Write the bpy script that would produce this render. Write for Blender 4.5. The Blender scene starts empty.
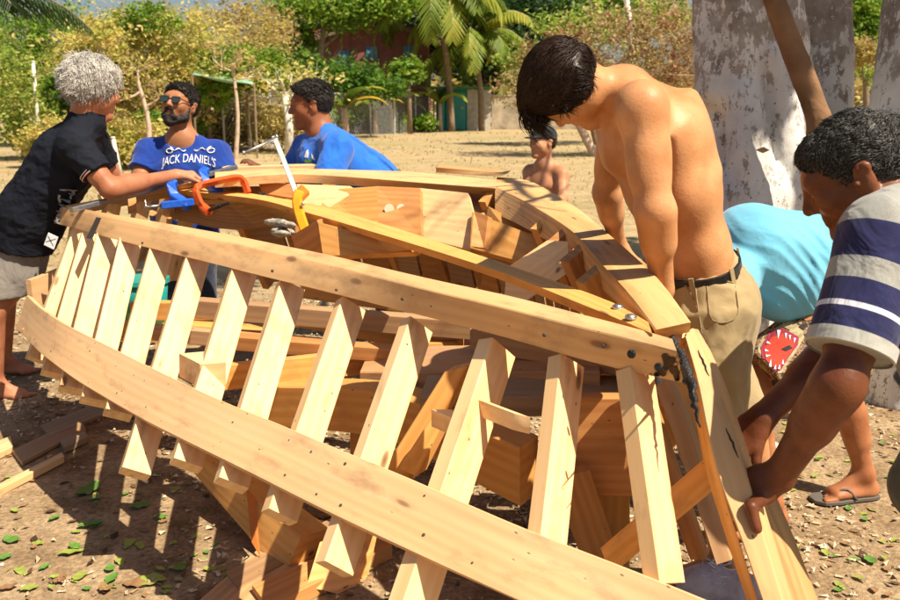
import bpy, bmesh, math, random
import numpy as np
from mathutils import Vector, Matrix, noise, Quaternion
from mathutils.bvhtree import BVHTree
random.seed(7); np.random.seed(7)
R = math.radians
V = Vector
scene = bpy.context.scene
COL = scene.collection
# ---------------------------------------------------------------- camera geometry (used to survey the photo into metres)
CH = 1.45; FL = 900.0; PIT = math.atan(200/900)
def ray(px, py):
    xc = (px-450)/FL; yc = (300-py)/FL
    c, s = math.cos(PIT), math.sin(PIT)
    return V((xc, yc*s + c, yc*c - s))
def Z(px, py, z):
    d = ray(px, py); t = (z-CH)/d.z
    return V((d.x*t, d.y*t, z))
def D(px, py, Y):
    d = ray(px, py); t = Y/d.y
    return V((d.x*t, Y, CH+d.z*t))
def proj(p):
    c, s_ = math.cos(PIT), math.sin(PIT); x, y, z = p[0], p[1], p[2]-CH
    dep = y*c-z*s_; up = y*s_+z*c
    return 450+FL*x/dep, 300-FL*up/dep
# ---------------------------------------------------------------- scene graph helpers
def tag(o, label=None, cat=None, group=None, kind=None):
    if label: o['label'] = label
    if cat: o['category'] = cat
    if group: o['group'] = group
    if kind: o['kind'] = kind
    return o
def empty(name, loc, label, cat, group=None):
    o = bpy.data.objects.new(name, None); COL.objects.link(o)
    o.location = loc; o.empty_display_size = .1
    return tag(o, label, cat, group)
def link(name, me, mat=None, parent=None):
    o = bpy.data.objects.new(name, me); COL.objects.link(o)
    if mat:
        for m in (mat if isinstance(mat, (list, tuple)) else [mat]): me.materials.append(m)
    if parent:
        o.parent = parent
        wm = V((0, 0, 0)); p = parent
        while p: wm += p.location; p = p.parent
        o.location = -wm          # mesh data is in world metres
    return o
def mesh(name, verts, faces, mat=None, parent=None, smooth=False, attrs=None):
    me = bpy.data.meshes.new(name)
    me.from_pydata([tuple(v) for v in verts], [], [tuple(f) for f in faces])
    me.validate()
    if smooth: me.polygons.foreach_set('use_smooth', [True]*len(me.polygons))
    if attrs:
        for k, arr in attrs.items():
            arr = np.asarray(arr, dtype=np.float32)
            if arr.ndim == 1:
                a = me.attributes.new(k, 'FLOAT', 'POINT'); a.data.foreach_set('value', arr)
            else:
                a = me.attributes.new(k, 'FLOAT_VECTOR', 'POINT'); a.data.foreach_set('vector', arr.ravel())
    me.update()
    return link(name, me, mat, parent)
class MB:
    def __init__(s): s.v = []; s.f = []
    def add(s, vs, fs):
        o = len(s.v); s.v += [V(v) for v in vs]; s.f += [tuple(i+o for i in f) for f in fs]
    def box(s, c, size, M=None):
        x, y, z = [q/2 for q in size]
        vs = [V((a*x, b*y, d*z)) for a in (-1, 1) for b in (-1, 1) for d in (-1, 1)]
        if M: vs = [M @ v for v in vs]
        s.add([V(c)+v for v in vs], [(0,1,3,2),(4,6,7,5),(0,4,5,1),(2,3,7,6),(0,2,6,4),(1,5,7,3)])
    def tube(s, pts, rad, n=8, cap=True, flat=1.0):
        pts = [V(p) for p in pts]; k = len(pts)
        rad = rad if isinstance(rad, (list, tuple)) else [rad]*k
        prev = None; vs = []; fs = []
        for i, p in enumerate(pts):
            t = (pts[min(i+1, k-1)] - pts[max(i-1, 0)]).normalized()
            if prev is None:
                a = t.orthogonal().normalized()
            else:
                a = (prev - t*prev.dot(t)).normalized()
            prev = a; b = t.cross(a)
            for j in range(n):
                w = 2*math.pi*j/n
                vs.append(p + (a*math.cos(w) + b*math.sin(w)*flat)*rad[i])
        for i in range(k-1):
            for j in range(n):
                fs.append((i*n+j, i*n+(j+1) % n, (i+1)*n+(j+1) % n, (i+1)*n+j))
        if cap: fs += [tuple(range(n-1, -1, -1)), tuple((k-1)*n+j for j in range(n))]
        s.add(vs, fs)
    def disc(s, c, nrm, r, h, n=12, dome=.6):
        nrm = V(nrm).normalized(); c = V(c)
        s.tube([c-nrm*.001, c+nrm*h*.6, c+nrm*h], [r, r, r*dome], n)
    def prism(s, poly, d):
        n = len(poly); p = [V(q) for q in poly]; d = V(d)
        s.add(p+[q+d for q in p], [tuple(range(n)), tuple(range(2*n-1, n-1, -1))]+[(i, i+n, (i+1) % n+n, (i+1) % n) for i in range(n)])
    def build(s, name, mat, parent=None, smooth=False, bevel=0, fixn=True):
        me = bpy.data.meshes.new(name); me.from_pydata([tuple(v) for v in s.v], [], s.f)
        if fixn or bevel:
            b = bmesh.new(); b.from_mesh(me)
            if bevel: bmesh.ops.bevel(b, geom=b.edges[:], offset=bevel, segments=1, affect='EDGES', profile=.5)
            bmesh.ops.recalc_face_normals(b, faces=b.faces[:]); b.to_mesh(me); b.free()
        if smooth: me.polygons.foreach_set('use_smooth', [True]*len(me.polygons))
        me.update()
        return link(name, me, mat, parent)
def crom(pts, n):
    """Catmull-Rom resample to n points, equal chord-length spacing"""
    P = [V(p) for p in pts]
    if len(P) == 2: return [P[0].lerp(P[1], i/(n-1)) for i in range(n)]
    Q = [P[0]*2-P[1]]+P+[P[-1]*2-P[-2]]
    dense = []
    for i in range(1, len(Q)-2):
        for k in range(16):
            t = k/16; a, b, c, d = Q[i-1], Q[i], Q[i+1], Q[i+2]
            dense.append(.5*((2*b)+(c-a)*t+(2*a-5*b+4*c-d)*t*t+(3*b-a-3*c+d)*t**3))
    dense.append(P[-1])
    L = [0]
    for i in range(1, len(dense)): L.append(L[-1]+(dense[i]-dense[i-1]).length)
    out = []; j = 0
    for i in range(n):
        s = L[-1]*i/(n-1)
        while j < len(L)-2 and L[j+1] < s: j += 1
        out.append(dense[j].lerp(dense[j+1], (s-L[j])/max(1e-9, L[j+1]-L[j])))
    return out
# ---------------------------------------------------------------- node helpers
def newmat(name):
    m = bpy.data.materials.new(name); m.use_nodes = True
    nt = m.node_tree; b = nt.nodes['Principled BSDF']
    return m, nt, b
def N(nt, kind, **kw):
    n = nt.nodes.new(kind)
    for k, v in kw.items():
        if k.startswith('i_'):
            key = k[2:].replace('_', ' ')
            n.inputs[key].default_value = v
        else: setattr(n, k, v)
    return n
def ramp(nt, stops, interp='LINEAR'):
    n = nt.nodes.new('ShaderNodeValToRGB'); cr = n.color_ramp; cr.interpolation = interp
    while len(cr.elements) < len(stops): cr.elements.new(.5)
    while len(cr.elements) > len(stops): cr.elements.remove(cr.elements[-1])
    for e, (p, c) in zip(cr.elements, stops):
        e.position = p; e.color = (*c, 1) if len(c) == 3 else c
    return n
def simple(name, col, rough=.5, metal=0, spec=.5, noise_amt=.15, nscale=20, bump=0, bscale=60):
    m, nt, b = newmat(name); L = nt.links
    tc = N(nt, 'ShaderNodeTexCoord'); nz = N(nt, 'ShaderNodeTexNoise', i_Scale=nscale, i_Detail=5.0)
    L.new(tc.outputs['Object'], nz.inputs['Vector'])
    r = ramp(nt, [(.25, tuple(c*(1-noise_amt) for c in col)), (.75, tuple(min(1, c*(1+noise_amt)) for c in col))])
    L.new(nz.outputs['Fac'], r.inputs['Fac']); L.new(r.outputs['Color'], b.inputs['Base Color'])
    b.inputs['Roughness'].default_value = rough; b.inputs['Metallic'].default_value = metal
    b.inputs['Specular IOR Level'].default_value = spec
    if bump:
        n2 = N(nt, 'ShaderNodeTexNoise', i_Scale=bscale, i_Detail=4.0); L.new(tc.outputs['Object'], n2.inputs['Vector'])
        bp = N(nt, 'ShaderNodeBump', i_Strength=bump, i_Distance=.01); L.new(n2.outputs['Fac'], bp.inputs['Height']); L.new(bp.outputs['Normal'], b.inputs['Normal'])
    return m
def wood(name, light, dark, knot=(.16, .07, .03), grey=0.0, rough=.62, grain=1.0, stain=.5):
    m, nt, b = newmat(name); L = nt.links
    at = N(nt, 'ShaderNodeAttribute', attribute_name='g')
    def mapped(sx, sy, sz):
        mp = N(nt, 'ShaderNodeMapping'); mp.inputs['Scale'].default_value = (sx, sy, sz)
        L.new(at.outputs['Vector'], mp.inputs['Vector']); return mp.outputs['Vector']
    # broad figure
    n1 = N(nt, 'ShaderNodeTexNoise', i_Scale=1.0, i_Detail=3.0, i_Distortion=.6); L.new(mapped(1.3, 14, 14), n1.inputs['Vector'])
    # growth rings: bands running along the board, bent by the noise
    w = N(nt, 'ShaderNodeTexWave', wave_type='BANDS', bands_direction='Y', i_Scale=1.0, i_Distortion=11.0, i_Detail=3.0)
    w.inputs['Detail Scale'].default_value = .6
    L.new(mapped(.7, 9, 9), w.inputs['Vector'])
    fine = N(nt, 'ShaderNodeTexNoise', i_Scale=1.0, i_Detail=4.0); L.new(mapped(9, 260, 260), fine.inputs['Vector'])
    a1 = N(nt, 'ShaderNodeMath', operation='MULTIPLY'); L.new(n1.outputs['Fac'], a1.inputs[0]); a1.inputs[1].default_value = .55
    a2 = N(nt, 'ShaderNodeMath', operation='MULTIPLY_ADD'); L.new(w.outputs['Fac'], a2.inputs[0]); a2.inputs[1].default_value = .22*grain; L.new(a1.outputs[0], a2.inputs[2])
    a3 = N(nt, 'ShaderNodeMath', operation='MULTIPLY_ADD'); L.new(fine.outputs['Fac'], a3.inputs[0]); a3.inputs[1].default_value = .3*grain; L.new(a2.outputs[0], a3.inputs[2])
    r = ramp(nt, [(.3, light), (.78, dark)]); L.new(a3.outputs[0], r.inputs['Fac'])
    # per-board tint
    tn = N(nt, 'ShaderNodeAttribute', attribute_name='tint')
    hs = N(nt, 'ShaderNodeHueSaturation'); L.new(r.outputs['Color'], hs.inputs['Color']); L.new(tn.outputs['Fac'], hs.inputs['Value'])
    col = hs.outputs['Color']
    # knots
    vo = N(nt, 'ShaderNodeTexVoronoi', i_Scale=1.0); L.new(mapped(2.9, 9, 9), vo.inputs['Vector'])
    kr = ramp(nt, [(.0, (1, 1, 1)), (.07, (.75, .75, .75)), (.1, (.15, .15, .15)), (.16, (0, 0, 0))]); L.new(vo.outputs['Distance'], kr.inputs['Fac'])
    mx = N(nt, 'ShaderNodeMix', data_type='RGBA'); L.new(kr.outputs['Color'], mx.inputs['Factor']); L.new(col, mx.inputs['A']); mx.inputs['B'].default_value = (*knot, 1)
    col = mx.outputs['Result']
    # dirt, pencil and water stains
    st = N(nt, 'ShaderNodeTexNoise', i_Scale=1.0, i_Detail=6.0, i_Roughness=.65); L.new(mapped(5, 11, 11), st.inputs['Vector'])
    sr = ramp(nt, [(.53, (0, 0, 0)), (.72, (stain, stain, stain))]); L.new(st.outputs['Fac'], sr.inputs['Fac'])
    m2 = N(nt, 'ShaderNodeMix', data_type='RGBA'); L.new(sr.outputs['Color'], m2.inputs['Factor']); L.new(col, m2.inputs['A']); m2.inputs['B'].default_value = (.25, .15, .075, 1)
    col = m2.outputs['Result']
    # pin-holes / nail pricks
    v3 = N(nt, 'ShaderNodeTexVoronoi', i_Scale=1.0); L.new(mapped(13, 26, 26), v3.inputs['Vector'])
    pr = ramp(nt, [(.0, (1, 1, 1)), (.045, (.8, .8, .8)), (.07, (0, 0, 0))]); L.new(v3.outputs['Distance'], pr.inputs['Fac'])
    m3 = N(nt, 'ShaderNodeMix', data_type='RGBA'); L.new(pr.outputs['Color'], m3.inputs['Factor']); L.new(col, m3.inputs['A']); m3.inputs['B'].default_value = (.06, .035, .02, 1)
    col = m3.outputs['Result']
    if grey:
        gn = N(nt, 'ShaderNodeTexNoise', i_Scale=1.0, i_Detail=5.0); L.new(mapped(2.2, 9, 9), gn.inputs['Vector'])
        gr = ramp(nt, [(.35, (0, 0, 0)), (.7, (grey, grey, grey))]); L.new(gn.outputs['Fac'], gr.inputs['Fac'])
        m4 = N(nt, 'ShaderNodeMix', data_type='RGBA'); L.new(gr.outputs['Color'], m4.inputs['Factor']); L.new(col, m4.inputs['A']); m4.inputs['B'].default_value = (.30, .25, .19, 1)
        col = m4.outputs['Result']
    L.new(col, b.inputs['Base Color']); b.inputs['Roughness'].default_value = rough
    b.inputs['Specular IOR Level'].default_value = .3
    bp = N(nt, 'ShaderNodeBump', i_Strength=.35, i_Distance=.002); L.new(a3.outputs[0], bp.inputs['Height']); L.new(bp.outputs['Normal'], b.inputs['Normal'])
    return m
W = dict(
    pine=wood('pine', (.86, .59, .31), (.72, .43, .18), grain=.8, stain=.6),
    chine=wood('pine_weathered', (.76, .46, .21), (.58, .30, .11), grey=.16, stain=.65, grain=.6),
    sheer=wood('pine_planed', (.74, .46, .23), (.58, .31, .13), grey=.18, stain=.65, grain=.6),
    orange=wood('orange_timber', (.74, .39, .12), (.58, .26, .06)),
    curve=wood('sawn_timber', (.72, .44, .19), (.52, .27, .09), grey=.14, grain=1.2),
    red=wood('red_timber', (.60, .29, .10), (.44, .18, .055)),
    brown=wood('brown_timber', (.52, .31, .15), (.36, .19, .085), grey=.25),
    grey=wood('grey_timber', (.46, .33, .18), (.30, .19, .09), grey=.5),
)
# ---------------------------------------------------------------- swept boards
def board(name, up, lo, back, mat, parent=None, seg=None, ch=.0025, tint=None, jit=.0012):
    """up / lo: the two edges of the front face; back: the back copy of 'up' (a path), or a vector / thickness"""
    up = [V(p) for p in up]; lo = [V(p) for p in lo]
    Lh = sum((up[i+1]-up[i]).length for i in range(len(up)-1))
    n = seg or max(3, int(Lh/.09)+2)
    U = crom(up, n); B = crom(lo, n)
    if isinstance(back, (int, float)):
        t = back; back = []
        for i in range(n):
            d = (U[min(i+1, n-1)]-U[max(i-1, 0)]).normalized(); h = (B[i]-U[i])
            nr = d.cross(h).normalized()
            view = ((U[i]+B[i])/2-V((0, 0, CH)))
            if nr.dot(view) < 0: nr = -nr
            back.append(U[i]+nr*t)
    elif isinstance(back, Vector): back = [u+back for u in U]
    else: back = crom(back, n)
    vs = []; g = []; fs = []; s = 0
    off = V((random.uniform(0, 90), random.uniform(0, 90), random.uniform(0, 90)))
    for i in range(n):
        if i: s += (U[i]-U[i-1]).length
        a, b, c = U[i], B[i], back[i]; d = c+(b-a)
        h = (b-a).length; w = (c-a).length; hu = (b-a)/h; wu = (c-a)/w
        k = min(ch, h*.2, w*.2)
        j = noise.noise_vector(a*3+off)*jit
        ring = [(a+wu*k, k, 0), (a+hu*k, 0, k), (b-hu*k, 0, h-k), (b+wu*k, k, h), (d-wu*k, w-k, h), (d-hu*k, w, h-k), (c+hu*k, w, k), (c-wu*k, w-k, 0)]
        for p, gw, gh in ring:
            vs.append(p+j); g.append((off.x+s, off.y+gh, off.z+gw))
    for i in range(n-1):
        for j in range(8):
            fs.append((i*8+j, i*8+(j+1) % 8, (i+1)*8+(j+1) % 8, (i+1)*8+j))
    fs += [tuple(range(7, -1, -1)), tuple((n-1)*8+j for j in range(8))]
    tn = tint if tint else random.uniform(.88, 1.1)
    o = mesh(name, vs, fs, mat, parent, attrs={'g': g, 'tint': [tn]*len(vs)})
    b = bmesh.new(); b.from_mesh(o.data); bmesh.ops.recalc_face_normals(b, faces=b.faces[:]); b.to_mesh(o.data); b.free()
    o.data.polygons.foreach_set('use_smooth', [True]*len(o.data.polygons)); o.data.set_sharp_from_angle(angle=R(24))
    return o
def beam(name, p, q, w, h, mat, parent=None, upv=(0, 0, 1), **kw):
    """straight timber: p,q = centre line ends; h measured along upv, w across"""
    p, q = V(p), V(q); d = (q-p).normalized(); u = V(upv); u = (u-d*u.dot(d)).normalized(); s = d.cross(u)
    if s.dot((p+q)/2-V((0, 0, CH))) < 0: s = -s
    return board(name, [p+u*h/2-s*w/2, q+u*h/2-s*w/2], [p-u*h/2-s*w/2, q-u*h/2-s*w/2], s*w, mat, parent, **kw)
def L2(pts, f=Z): return [f(*p) for p in pts]

def bvh_of(o):
    off = V((0, 0, 0)); p = o
    while p: off += p.location; p = p.parent
    return BVHTree.FromPolygons([v.co+off for v in o.data.vertices], [tuple(p.vertices) for p in o.data.polygons])
M_STEEL = simple('bright_steel', (.5, .5, .48), .42, 1.0)
M_TAR = simple('black_tar', (.014, .013, .014), .5, 0, .35, .3, 60, .6, 120)
M_RUST = simple('rusty_nail', (.07, .045, .03), .7)
W_HOLE = simple('painted_hole_light', (.75, .62, .45), .8)
W_BURN = simple('charred_wood', (.05, .025, .012), .6, 0, .3, .5, 60, .5)
# ================================================================ THE BOAT FRAME (bottom up)
boat = empty('boat_frame', (-.5, 3.0, 0), 'upside-down wooden boat skeleton of pale unplaned ribs and long curved boards', 'boat frame')
# near chine
nb = L2([(60,203,.97),(85,209,.97),(200,229,.97),(312,251,.97),(425,277,.97),(520,298,.97),(625,325,.965),(672,338,.965)])
nf = L2([(56,207,.955),(100,216,.955),(200,237,.955),(312,261,.955),(425,289,.955),(512,310,.955),(600,332,.95),(677,352,.945)])
nl = L2([(53,223,.88),(112,239,.88),(200,261,.88),(312,289,.88),(425,317,.88),(512,340,.875),(600,365,.87),(684,384,.865)])
chine = board('chine_log', nf, nl, nb, W['chine'], boat, seg=46, ch=.003)
# near sheer board
st = L2([(27,295,.58),(40,307,.59),(62,322,.6),(107,345,.6),(175,379,.6),(225,402,.6),(279,424,.6),(341,450,.6),(416,481,.59),(517,525,.57),(632,570,.53),(720,606,.5),(840,658,.46)])
sl = L2([(19,330,.46),(37,351,.47),(75,380,.47),(112,402,.47),(150,424,.47),(237,467,.47),(330,514,.47),(400,547,.465),(510,597,.45),(620,648,.42),(720,690,.38),(850,752,.33)])
# near ribs: (chine x, chine y, sheer x, sheer y, length past the sheer, narrow side px)
ribs = [(60,226,35,303,.14),(70,229,48,312,.14),(84,233,64,322,.15),(106,239,85,333,.15),(136,246,110,347,.12),(171,255,140,361,.30),
        (216,266,182,382,.30),(263,277,226,401,.26),(323,292,279,423,.22),(389,309,341,450,.2),(467,328,416,481,.42),(535,347,517,524,.2),(601,366,632,570,.03)]
axis = V((-.757, .652, 0))
def zsheer(x): return float(np.interp(x, [27, 62, 107, 345, 416, 517, 632, 720, 840], [.58, .6, .6, .6, .59, .57, .53, .5, .46]))
rd = []
for (cx, cy, sx, sy, ext) in ribs:
    a = Z(cx, cy, .885); c_ = Z(sx, sy, zsheer(sx)); rd.append((sx, (c_-a).normalized()))
rd = [(0, rd[0][1])]+rd+[(860, (rd[-1][1]+V((.10, 0, 0))).normalized())]
slp = [(19,330),(37,351),(75,380),(112,402),(150,424),(237,467),(330,514),(400,547),(510,597),(620,648),(720,690),(850,752)]
def on_rib_plane(P):
    x0 = proj(P)[0]
    d = V([float(np.interp(x0, [r[0] for r in rd], [r[1][k] for r in rd])) for k in range(3)]).normalized()
    lo_, hi_ = 0, .5
    for _ in range(30):
        m_ = (lo_+hi_)/2; q = proj(P+d*m_); yl = float(np.interp(q[0], [p[0] for p in slp], [p[1] for p in slp]))
        if q[1] < yl: lo_ = m_
        else: hi_ = m_
    return P+d*lo_
U_ = crom(st, 60); B_ = [on_rib_plane(p) for p in U_]
for _ in range(3): B_ = [B_[0]]+[(B_[k-1]+B_[k]*2+B_[k+1])/4 for k in range(1, 59)]+[B_[-1]]
sheer = board('sheer_plank', U_, B_, .026, W['sheer'], boat, seg=60, ch=.003)
for i, (cx, cy, sx, sy, ext) in enumerate(ribs):
    a = Z(cx, cy, .885); b = Z(sx, sy, zsheer(sx))
    d = (b-a).normalized()
    yend = [356,373,388,401,413,468,461,476,504,556,640,560,583][i]; s_ = .02
    while proj(b+d*s_)[1] < yend and s_ < .6: s_ += .01
    top = a+d*.006; bot = b+d*s_
    out = V((-.652, -.757, 0)); u = (-out+d*out.dot(d)).normalized()      # inwards, square to the rib
    th = .042 if i != 10 else .05
    wd = .088 if i not in (10,) else .10
    ax = V((.757, -.652, 0)); ax = (ax-d*ax.dot(d)-u*ax.dot(u)).normalized()
    # push in behind the sheer board
    sh = u*.030
    s2_ = u*.048
    board('rib', [top+s2_+ax*th, bot+sh+ax*th], [top+s2_+ax*th+u*wd, bot+sh+ax*th+u*wd], -ax*th, W['pine'], boat, seg=10, tint=random.uniform(.97, 1.12))
# knees (short gussets joining ribs to floor frames) and floor frames crossing the bottom
kn = [((236,296),(243,306),(214,330)),]
# far chine
fi = L2([(215,179,1.075),(283,174,1.09),(340,176,1.085),(415,182,1.075),(496,188,1.06)])
fl = L2([(215,188,1.03),(283,183,1.045),(340,185,1.04),(415,190,1.03),(496,195,1.02)])
fb = L2([(215,172,1.085),(283,168.5,1.10),(340,169.5,1.095),(415,172,1.085),(496,180,1.07)])
board('chine_log', fi, fl, fb, W['chine'], boat, seg=22, tint=1.0)
# great curved plank of the bow
ci = L2([(495,187,1.06),(523,200,1.055),(570,230,1.04),(600,263,1.02),(630,297,.995),(655,330,.97)])
cl_ = L2([(495,214,.97),(523,227,.97),(570,256,.95),(600,288,.935),(628,314,.93),(655,340,.93)])
cb = L2([(497,177,1.075),(530,181,1.07),(573,205,1.06),(612,236,1.045),(655,275,1.02),(691,322,.985)])
board('bow_plank', ci, cl_, cb, W['curve'], boat, seg=26, ch=.004, tint=1.05)
# doubling piece under it
board('bow_doubler', L2([(452,190,1.0),(497,197,.99),(560,246,.95),(600,285,.93)]), L2([(472,213,.94),(500,226,.93),(550,256,.90),(596,293,.89)]), .05, W['curve'], boat, seg=14)
# loose-end block at the stem head
MBk = MB(); 
hb = [D(664,316,1.86), D(677,309,1.88), D(692,325,1.86), D(690,352,1.80), D(676,348,1.77), D(668,335,1.80)]
board('stem_head', L2([(662,318,.975),(678,309,.98)]), L2([(672,346,.92),(692,336,.925)]), V((.0, .10, -.08)), W['pine'], boat, seg=4)
# keelson
kt = L2([(150,183,1.0),(207,191,1.0),(260,197,1.0),(305,205,.99),(400,233,.98),(500,263,.97),(600,297,.965),(656,333,.96)])
kl_ = L2([(150,190,.97),(207,196,.97),(260,203,.97),(300,213,.955),(400,245,.94),(500,278,.93),(600,313,.93),(645,334,.93)])
kb = L2([(150,179,1.002),(207,187,1.002),(260,193,1.002),(320,203,1.0),(410,229,.985),(505,260,.975),(605,293,.97),(652,325,.965)])
# front face is mostly the wide top: upper edge = back edge, lower = front edge
kT = L2([(150,181,1.0),(207,188,1.0),(262,195,1.0),(325,207,.99),(400,229,.985),(500,262,.98),(600,297,.975),(648,322,.975)])
kB = L2([(150,187,.995),(207,193,.995),(262,200,.995),(305,212,.985),(400,240,.975),(500,272,.97),(600,312,.965),(652,334,.965)])
board('keelson', kT, kB, V((.015, .02, -.032)), W['orange'], boat, seg=40, tint=1.12)
# deep centre web under the keelson
board('keelson_web', L2([(130,188,.96),(207,196,.96),(262,203,.96),(310,213,.95),(380,238,.94),(418,248,.93)]),
      L2([(130,212,.86),(185,222,.83),(233,230,.80),(300,225,.82),(325,254,.80),(416,249.5,.925)]), V((.03, .035, 0)), W['curve'], boat, seg=24, tint=.85)
bm_ = MB()
for (x, y) in ((618,307),(631,317)):
    c = Z(x, y, .975)
    bm = MB(); bm.disc(c, (0, -.2, 1), .009, .006, 10, .7); bm.disc(c, (0, -.2, 1), .014, .0025, 16, .95)
    bm.build('bolt', M_STEEL, boat, smooth=False)
# nails along the near chine
for (x, y, r) in ((230,247,.006),(273,271,.005),(337,275,.006),(403,299,.005),(487,312,.009),(545,335,.005),(604,346,.005),(632,354,.010),(659,367,.009),(143,243,.005),(337,290,.004),(432,306,.003)):
    t = (x-53)/(680-53)
    q = Z(x, y, .92); nn = V((-.6, -.75, .2)).normalized()
    bm = MB(); bm.disc(q+nn*.002, nn, r, .004, 9, .7); bm.build('nail', M_TAR if r > .007 else M_RUST, boat)
# transom: the two boards that close the stern, and its uprights
ta, tb = Z(62,205,.965), Z(214,176,1.045)
board('transom_beam', [Z(62,206,.965), Z(205,180,1.04)], [Z(62,216,.91), Z(205,190,.98)], V((.05, .08, 0)), W['brown'], boat)
for t in (.12, .3, .5, .68, .85):
    p = ta.lerp(tb, t); 
    beam('transom_upright', p+V((0, 0, -.03)), p+V((-.16, .04, -.55)), .04, .085, W['pine'], boat, upv=(.5, .9, 0), tint=.9)
beam('transom_rail', Z(27,296,.56)+V((0, .03, 0)), V((-1.75, 5.35, .62)), .026, .14, W['sheer'], boat)
# floor frames: cross members from near chine to far chine, and far ribs
far_path = crom(L2([(205,179,1.05),(340,176,1.055),(496,188,1.06),(570,230,1.04),(630,297,.995)]), 60)
out_f = V((.55, .8, 0))
for k in range(13):
    p = far_path[2+int(k*4.3)]; o = V((.35+.4*(k/12), .8-.35*(k/12), 0)).normalized()
    beam('far_rib', p+V((0, 0, -.04))-o*.03, p+o*.30+V((0, 0, -.62)), .04, .088, W['red'] if k % 3 else W['orange'], boat, upv=o, tint=.95)
fs = [p+V((.35+.4*t/59, .8-.35*t/59, 0)).normalized()*.23+V((0, 0, -.42)) for t, p in enumerate(far_path)]
board('sheer_plank', fs[::6], [p+V((0, 0, -.14)) for p in fs[::6]], .026, W['sheer'], boat, seg=30)
# bulkhead boards hanging below the far chine
def panel(name, pts, mat, th=.03, holes=None, tint=1.0):
    P = [D(*p) for p in pts]
    n = (P[1]-P[0]).cross(P[2]-P[0]).normalized()
    if n.dot(P[0]-V((0, 0, CH))) < 0: n = -n
    u = (P[1]-P[0]).normalized(); v = n.cross(u)
    vs = P+[p+n*th for p in P]; k = len(P)
    fs_ = [tuple(range(k)), tuple(range(2*k-1, k-1, -1))]+[(i, i+k, (i+1) % k+k, (i+1) % k) for i in range(k)]
    off = random.uniform(0, 50)
    g = [(off+(p-P[0]).dot(u), off+(p-P[0]).dot(v), (p-P[0]).dot(n)) for p in vs]
    o = mesh(name, vs, fs_, mat, boat, attrs={'g': g, 'tint': [tint]*len(vs)})
    b = bmesh.new(); b.from_mesh(o.data); bmesh.ops.recalc_face_normals(b, faces=b.faces[:]); b.to_mesh(o.data); b.free()
    return o
panel('bulkhead_board', [(377,186,4.0),(420,188,3.9),(421,236,3.7),(378,226,3.8)], W['red'], tint=.95)
for hx in (389,401):
    h = MB(); c = D(hx, 209, 3.86); h.disc(c, (0, -1, .1), .021, .003, 14, .95); h.build('hole_light_disc', W_HOLE, boat)  # pale disc on the board, daylight through a hole put into its colour
panel('bulkhead_board', [(420,188,3.95),(468,193,3.8),(473,212,3.7),(470,250,3.6),(421,237,3.75)], W['pine'], tint=.9)
panel('bulkhead_board', [(297,184,4.5),(350,186,4.4),(357,190,4.35),(330,207,4.3),(300,203,4.4)], W['pine'], tint=.95)
panel('bulkhead_board', [(258,182,4.6),(297,184,4.5),(300,199,4.45),(262,193,4.55)], W['red'])
panel('bulkhead_board', [(472,212,3.68),(560,245,3.3),(545,268,3.25),(470,248,3.55)], W['orange'], tint=.8)
panel('bulkhead_post', [(474,211,3.5),(488,216,3.45),(484,248,3.4),(471,246,3.4)], W['red'])
panel('bulkhead_board', [(318,222,3.6),(420,248,3.3),(413,252,3.3),(323,256,3.5)], W['orange'], tint=.9)
panel('bulkhead_board', [(322,190,4.45),(380,186,4.3),(380,238,4.0),(322,222,4.2)], W['orange'], tint=.8)
panel('bulkhead_board', [(488,206,3.9),(600,262,3.2),(560,300,3.1),(480,262,3.7)], W['orange'], tint=.75)
panel('bulkhead_board', [(180,187,4.75),(262,186,4.7),(262,200,4.6),(180,200,4.65)], W['curve'], tint=.9)
for k in range(15):
    p = far_path[2+k*3]; p2 = far_path[2+k*3+3]; o = V((.4, .75, 0)).normalized()
    board('lining_board', [p+o*.06+V((0, 0, -.17)), p2.lerp(p, .1)+o*.06+V((0, 0, -.17))], [p+o*.24+V((0, 0, -.60)), p2.lerp(p, .1)+o*.24+V((0, 0, -.60))], o*.02, W['red'] if k % 2 else W['brown'], boat, seg=3, tint=random.uniform(.8, 1.1))
panel('strut', [(291,236,3.7),(317,220,3.6),(324,256,3.6),(300,262,3.7)], W['red'])
panel('transom_panel', [(100,193,4.5),(150,185,4.75),(150,200,4.7),(105,207,4.45)], W['pine'], tint=.9)
panel('transom_post', [(128,199,4.4),(136,197,4.42),(137,212,4.4),(129,213,4.38)], W['red'])
# gusset that stands up at the bow, lit on its end
board('gusset', [D(548,240,2.85), D(568,241,2.8)], [D(546,276,2.75), D(568,273,2.72)], V((-.13, -.0, -.09)), W['pine'], boat, seg=3, tint=1.08)
# side braces between rib and floor (short bits whose ends catch the sun)
for (x0, y0, x1, y1, hh, Y) in ((470,434,490,434,18,2.15),(514,422,530,426,17,2.0),(268,362,274,378,0,0),(200,376,226,374,24,2.7),(272,360,275,380,0,0)):
    if Y: board('brace', [D(x0, y0-hh/2, Y), D(x1, y1-hh/2, Y-.02)], [D(x0, y0+hh/2, Y), D(x1, y1+hh/2, Y-.02)], V((-.1, .12, 0)), W['pine'], boat, seg=3)
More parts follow.
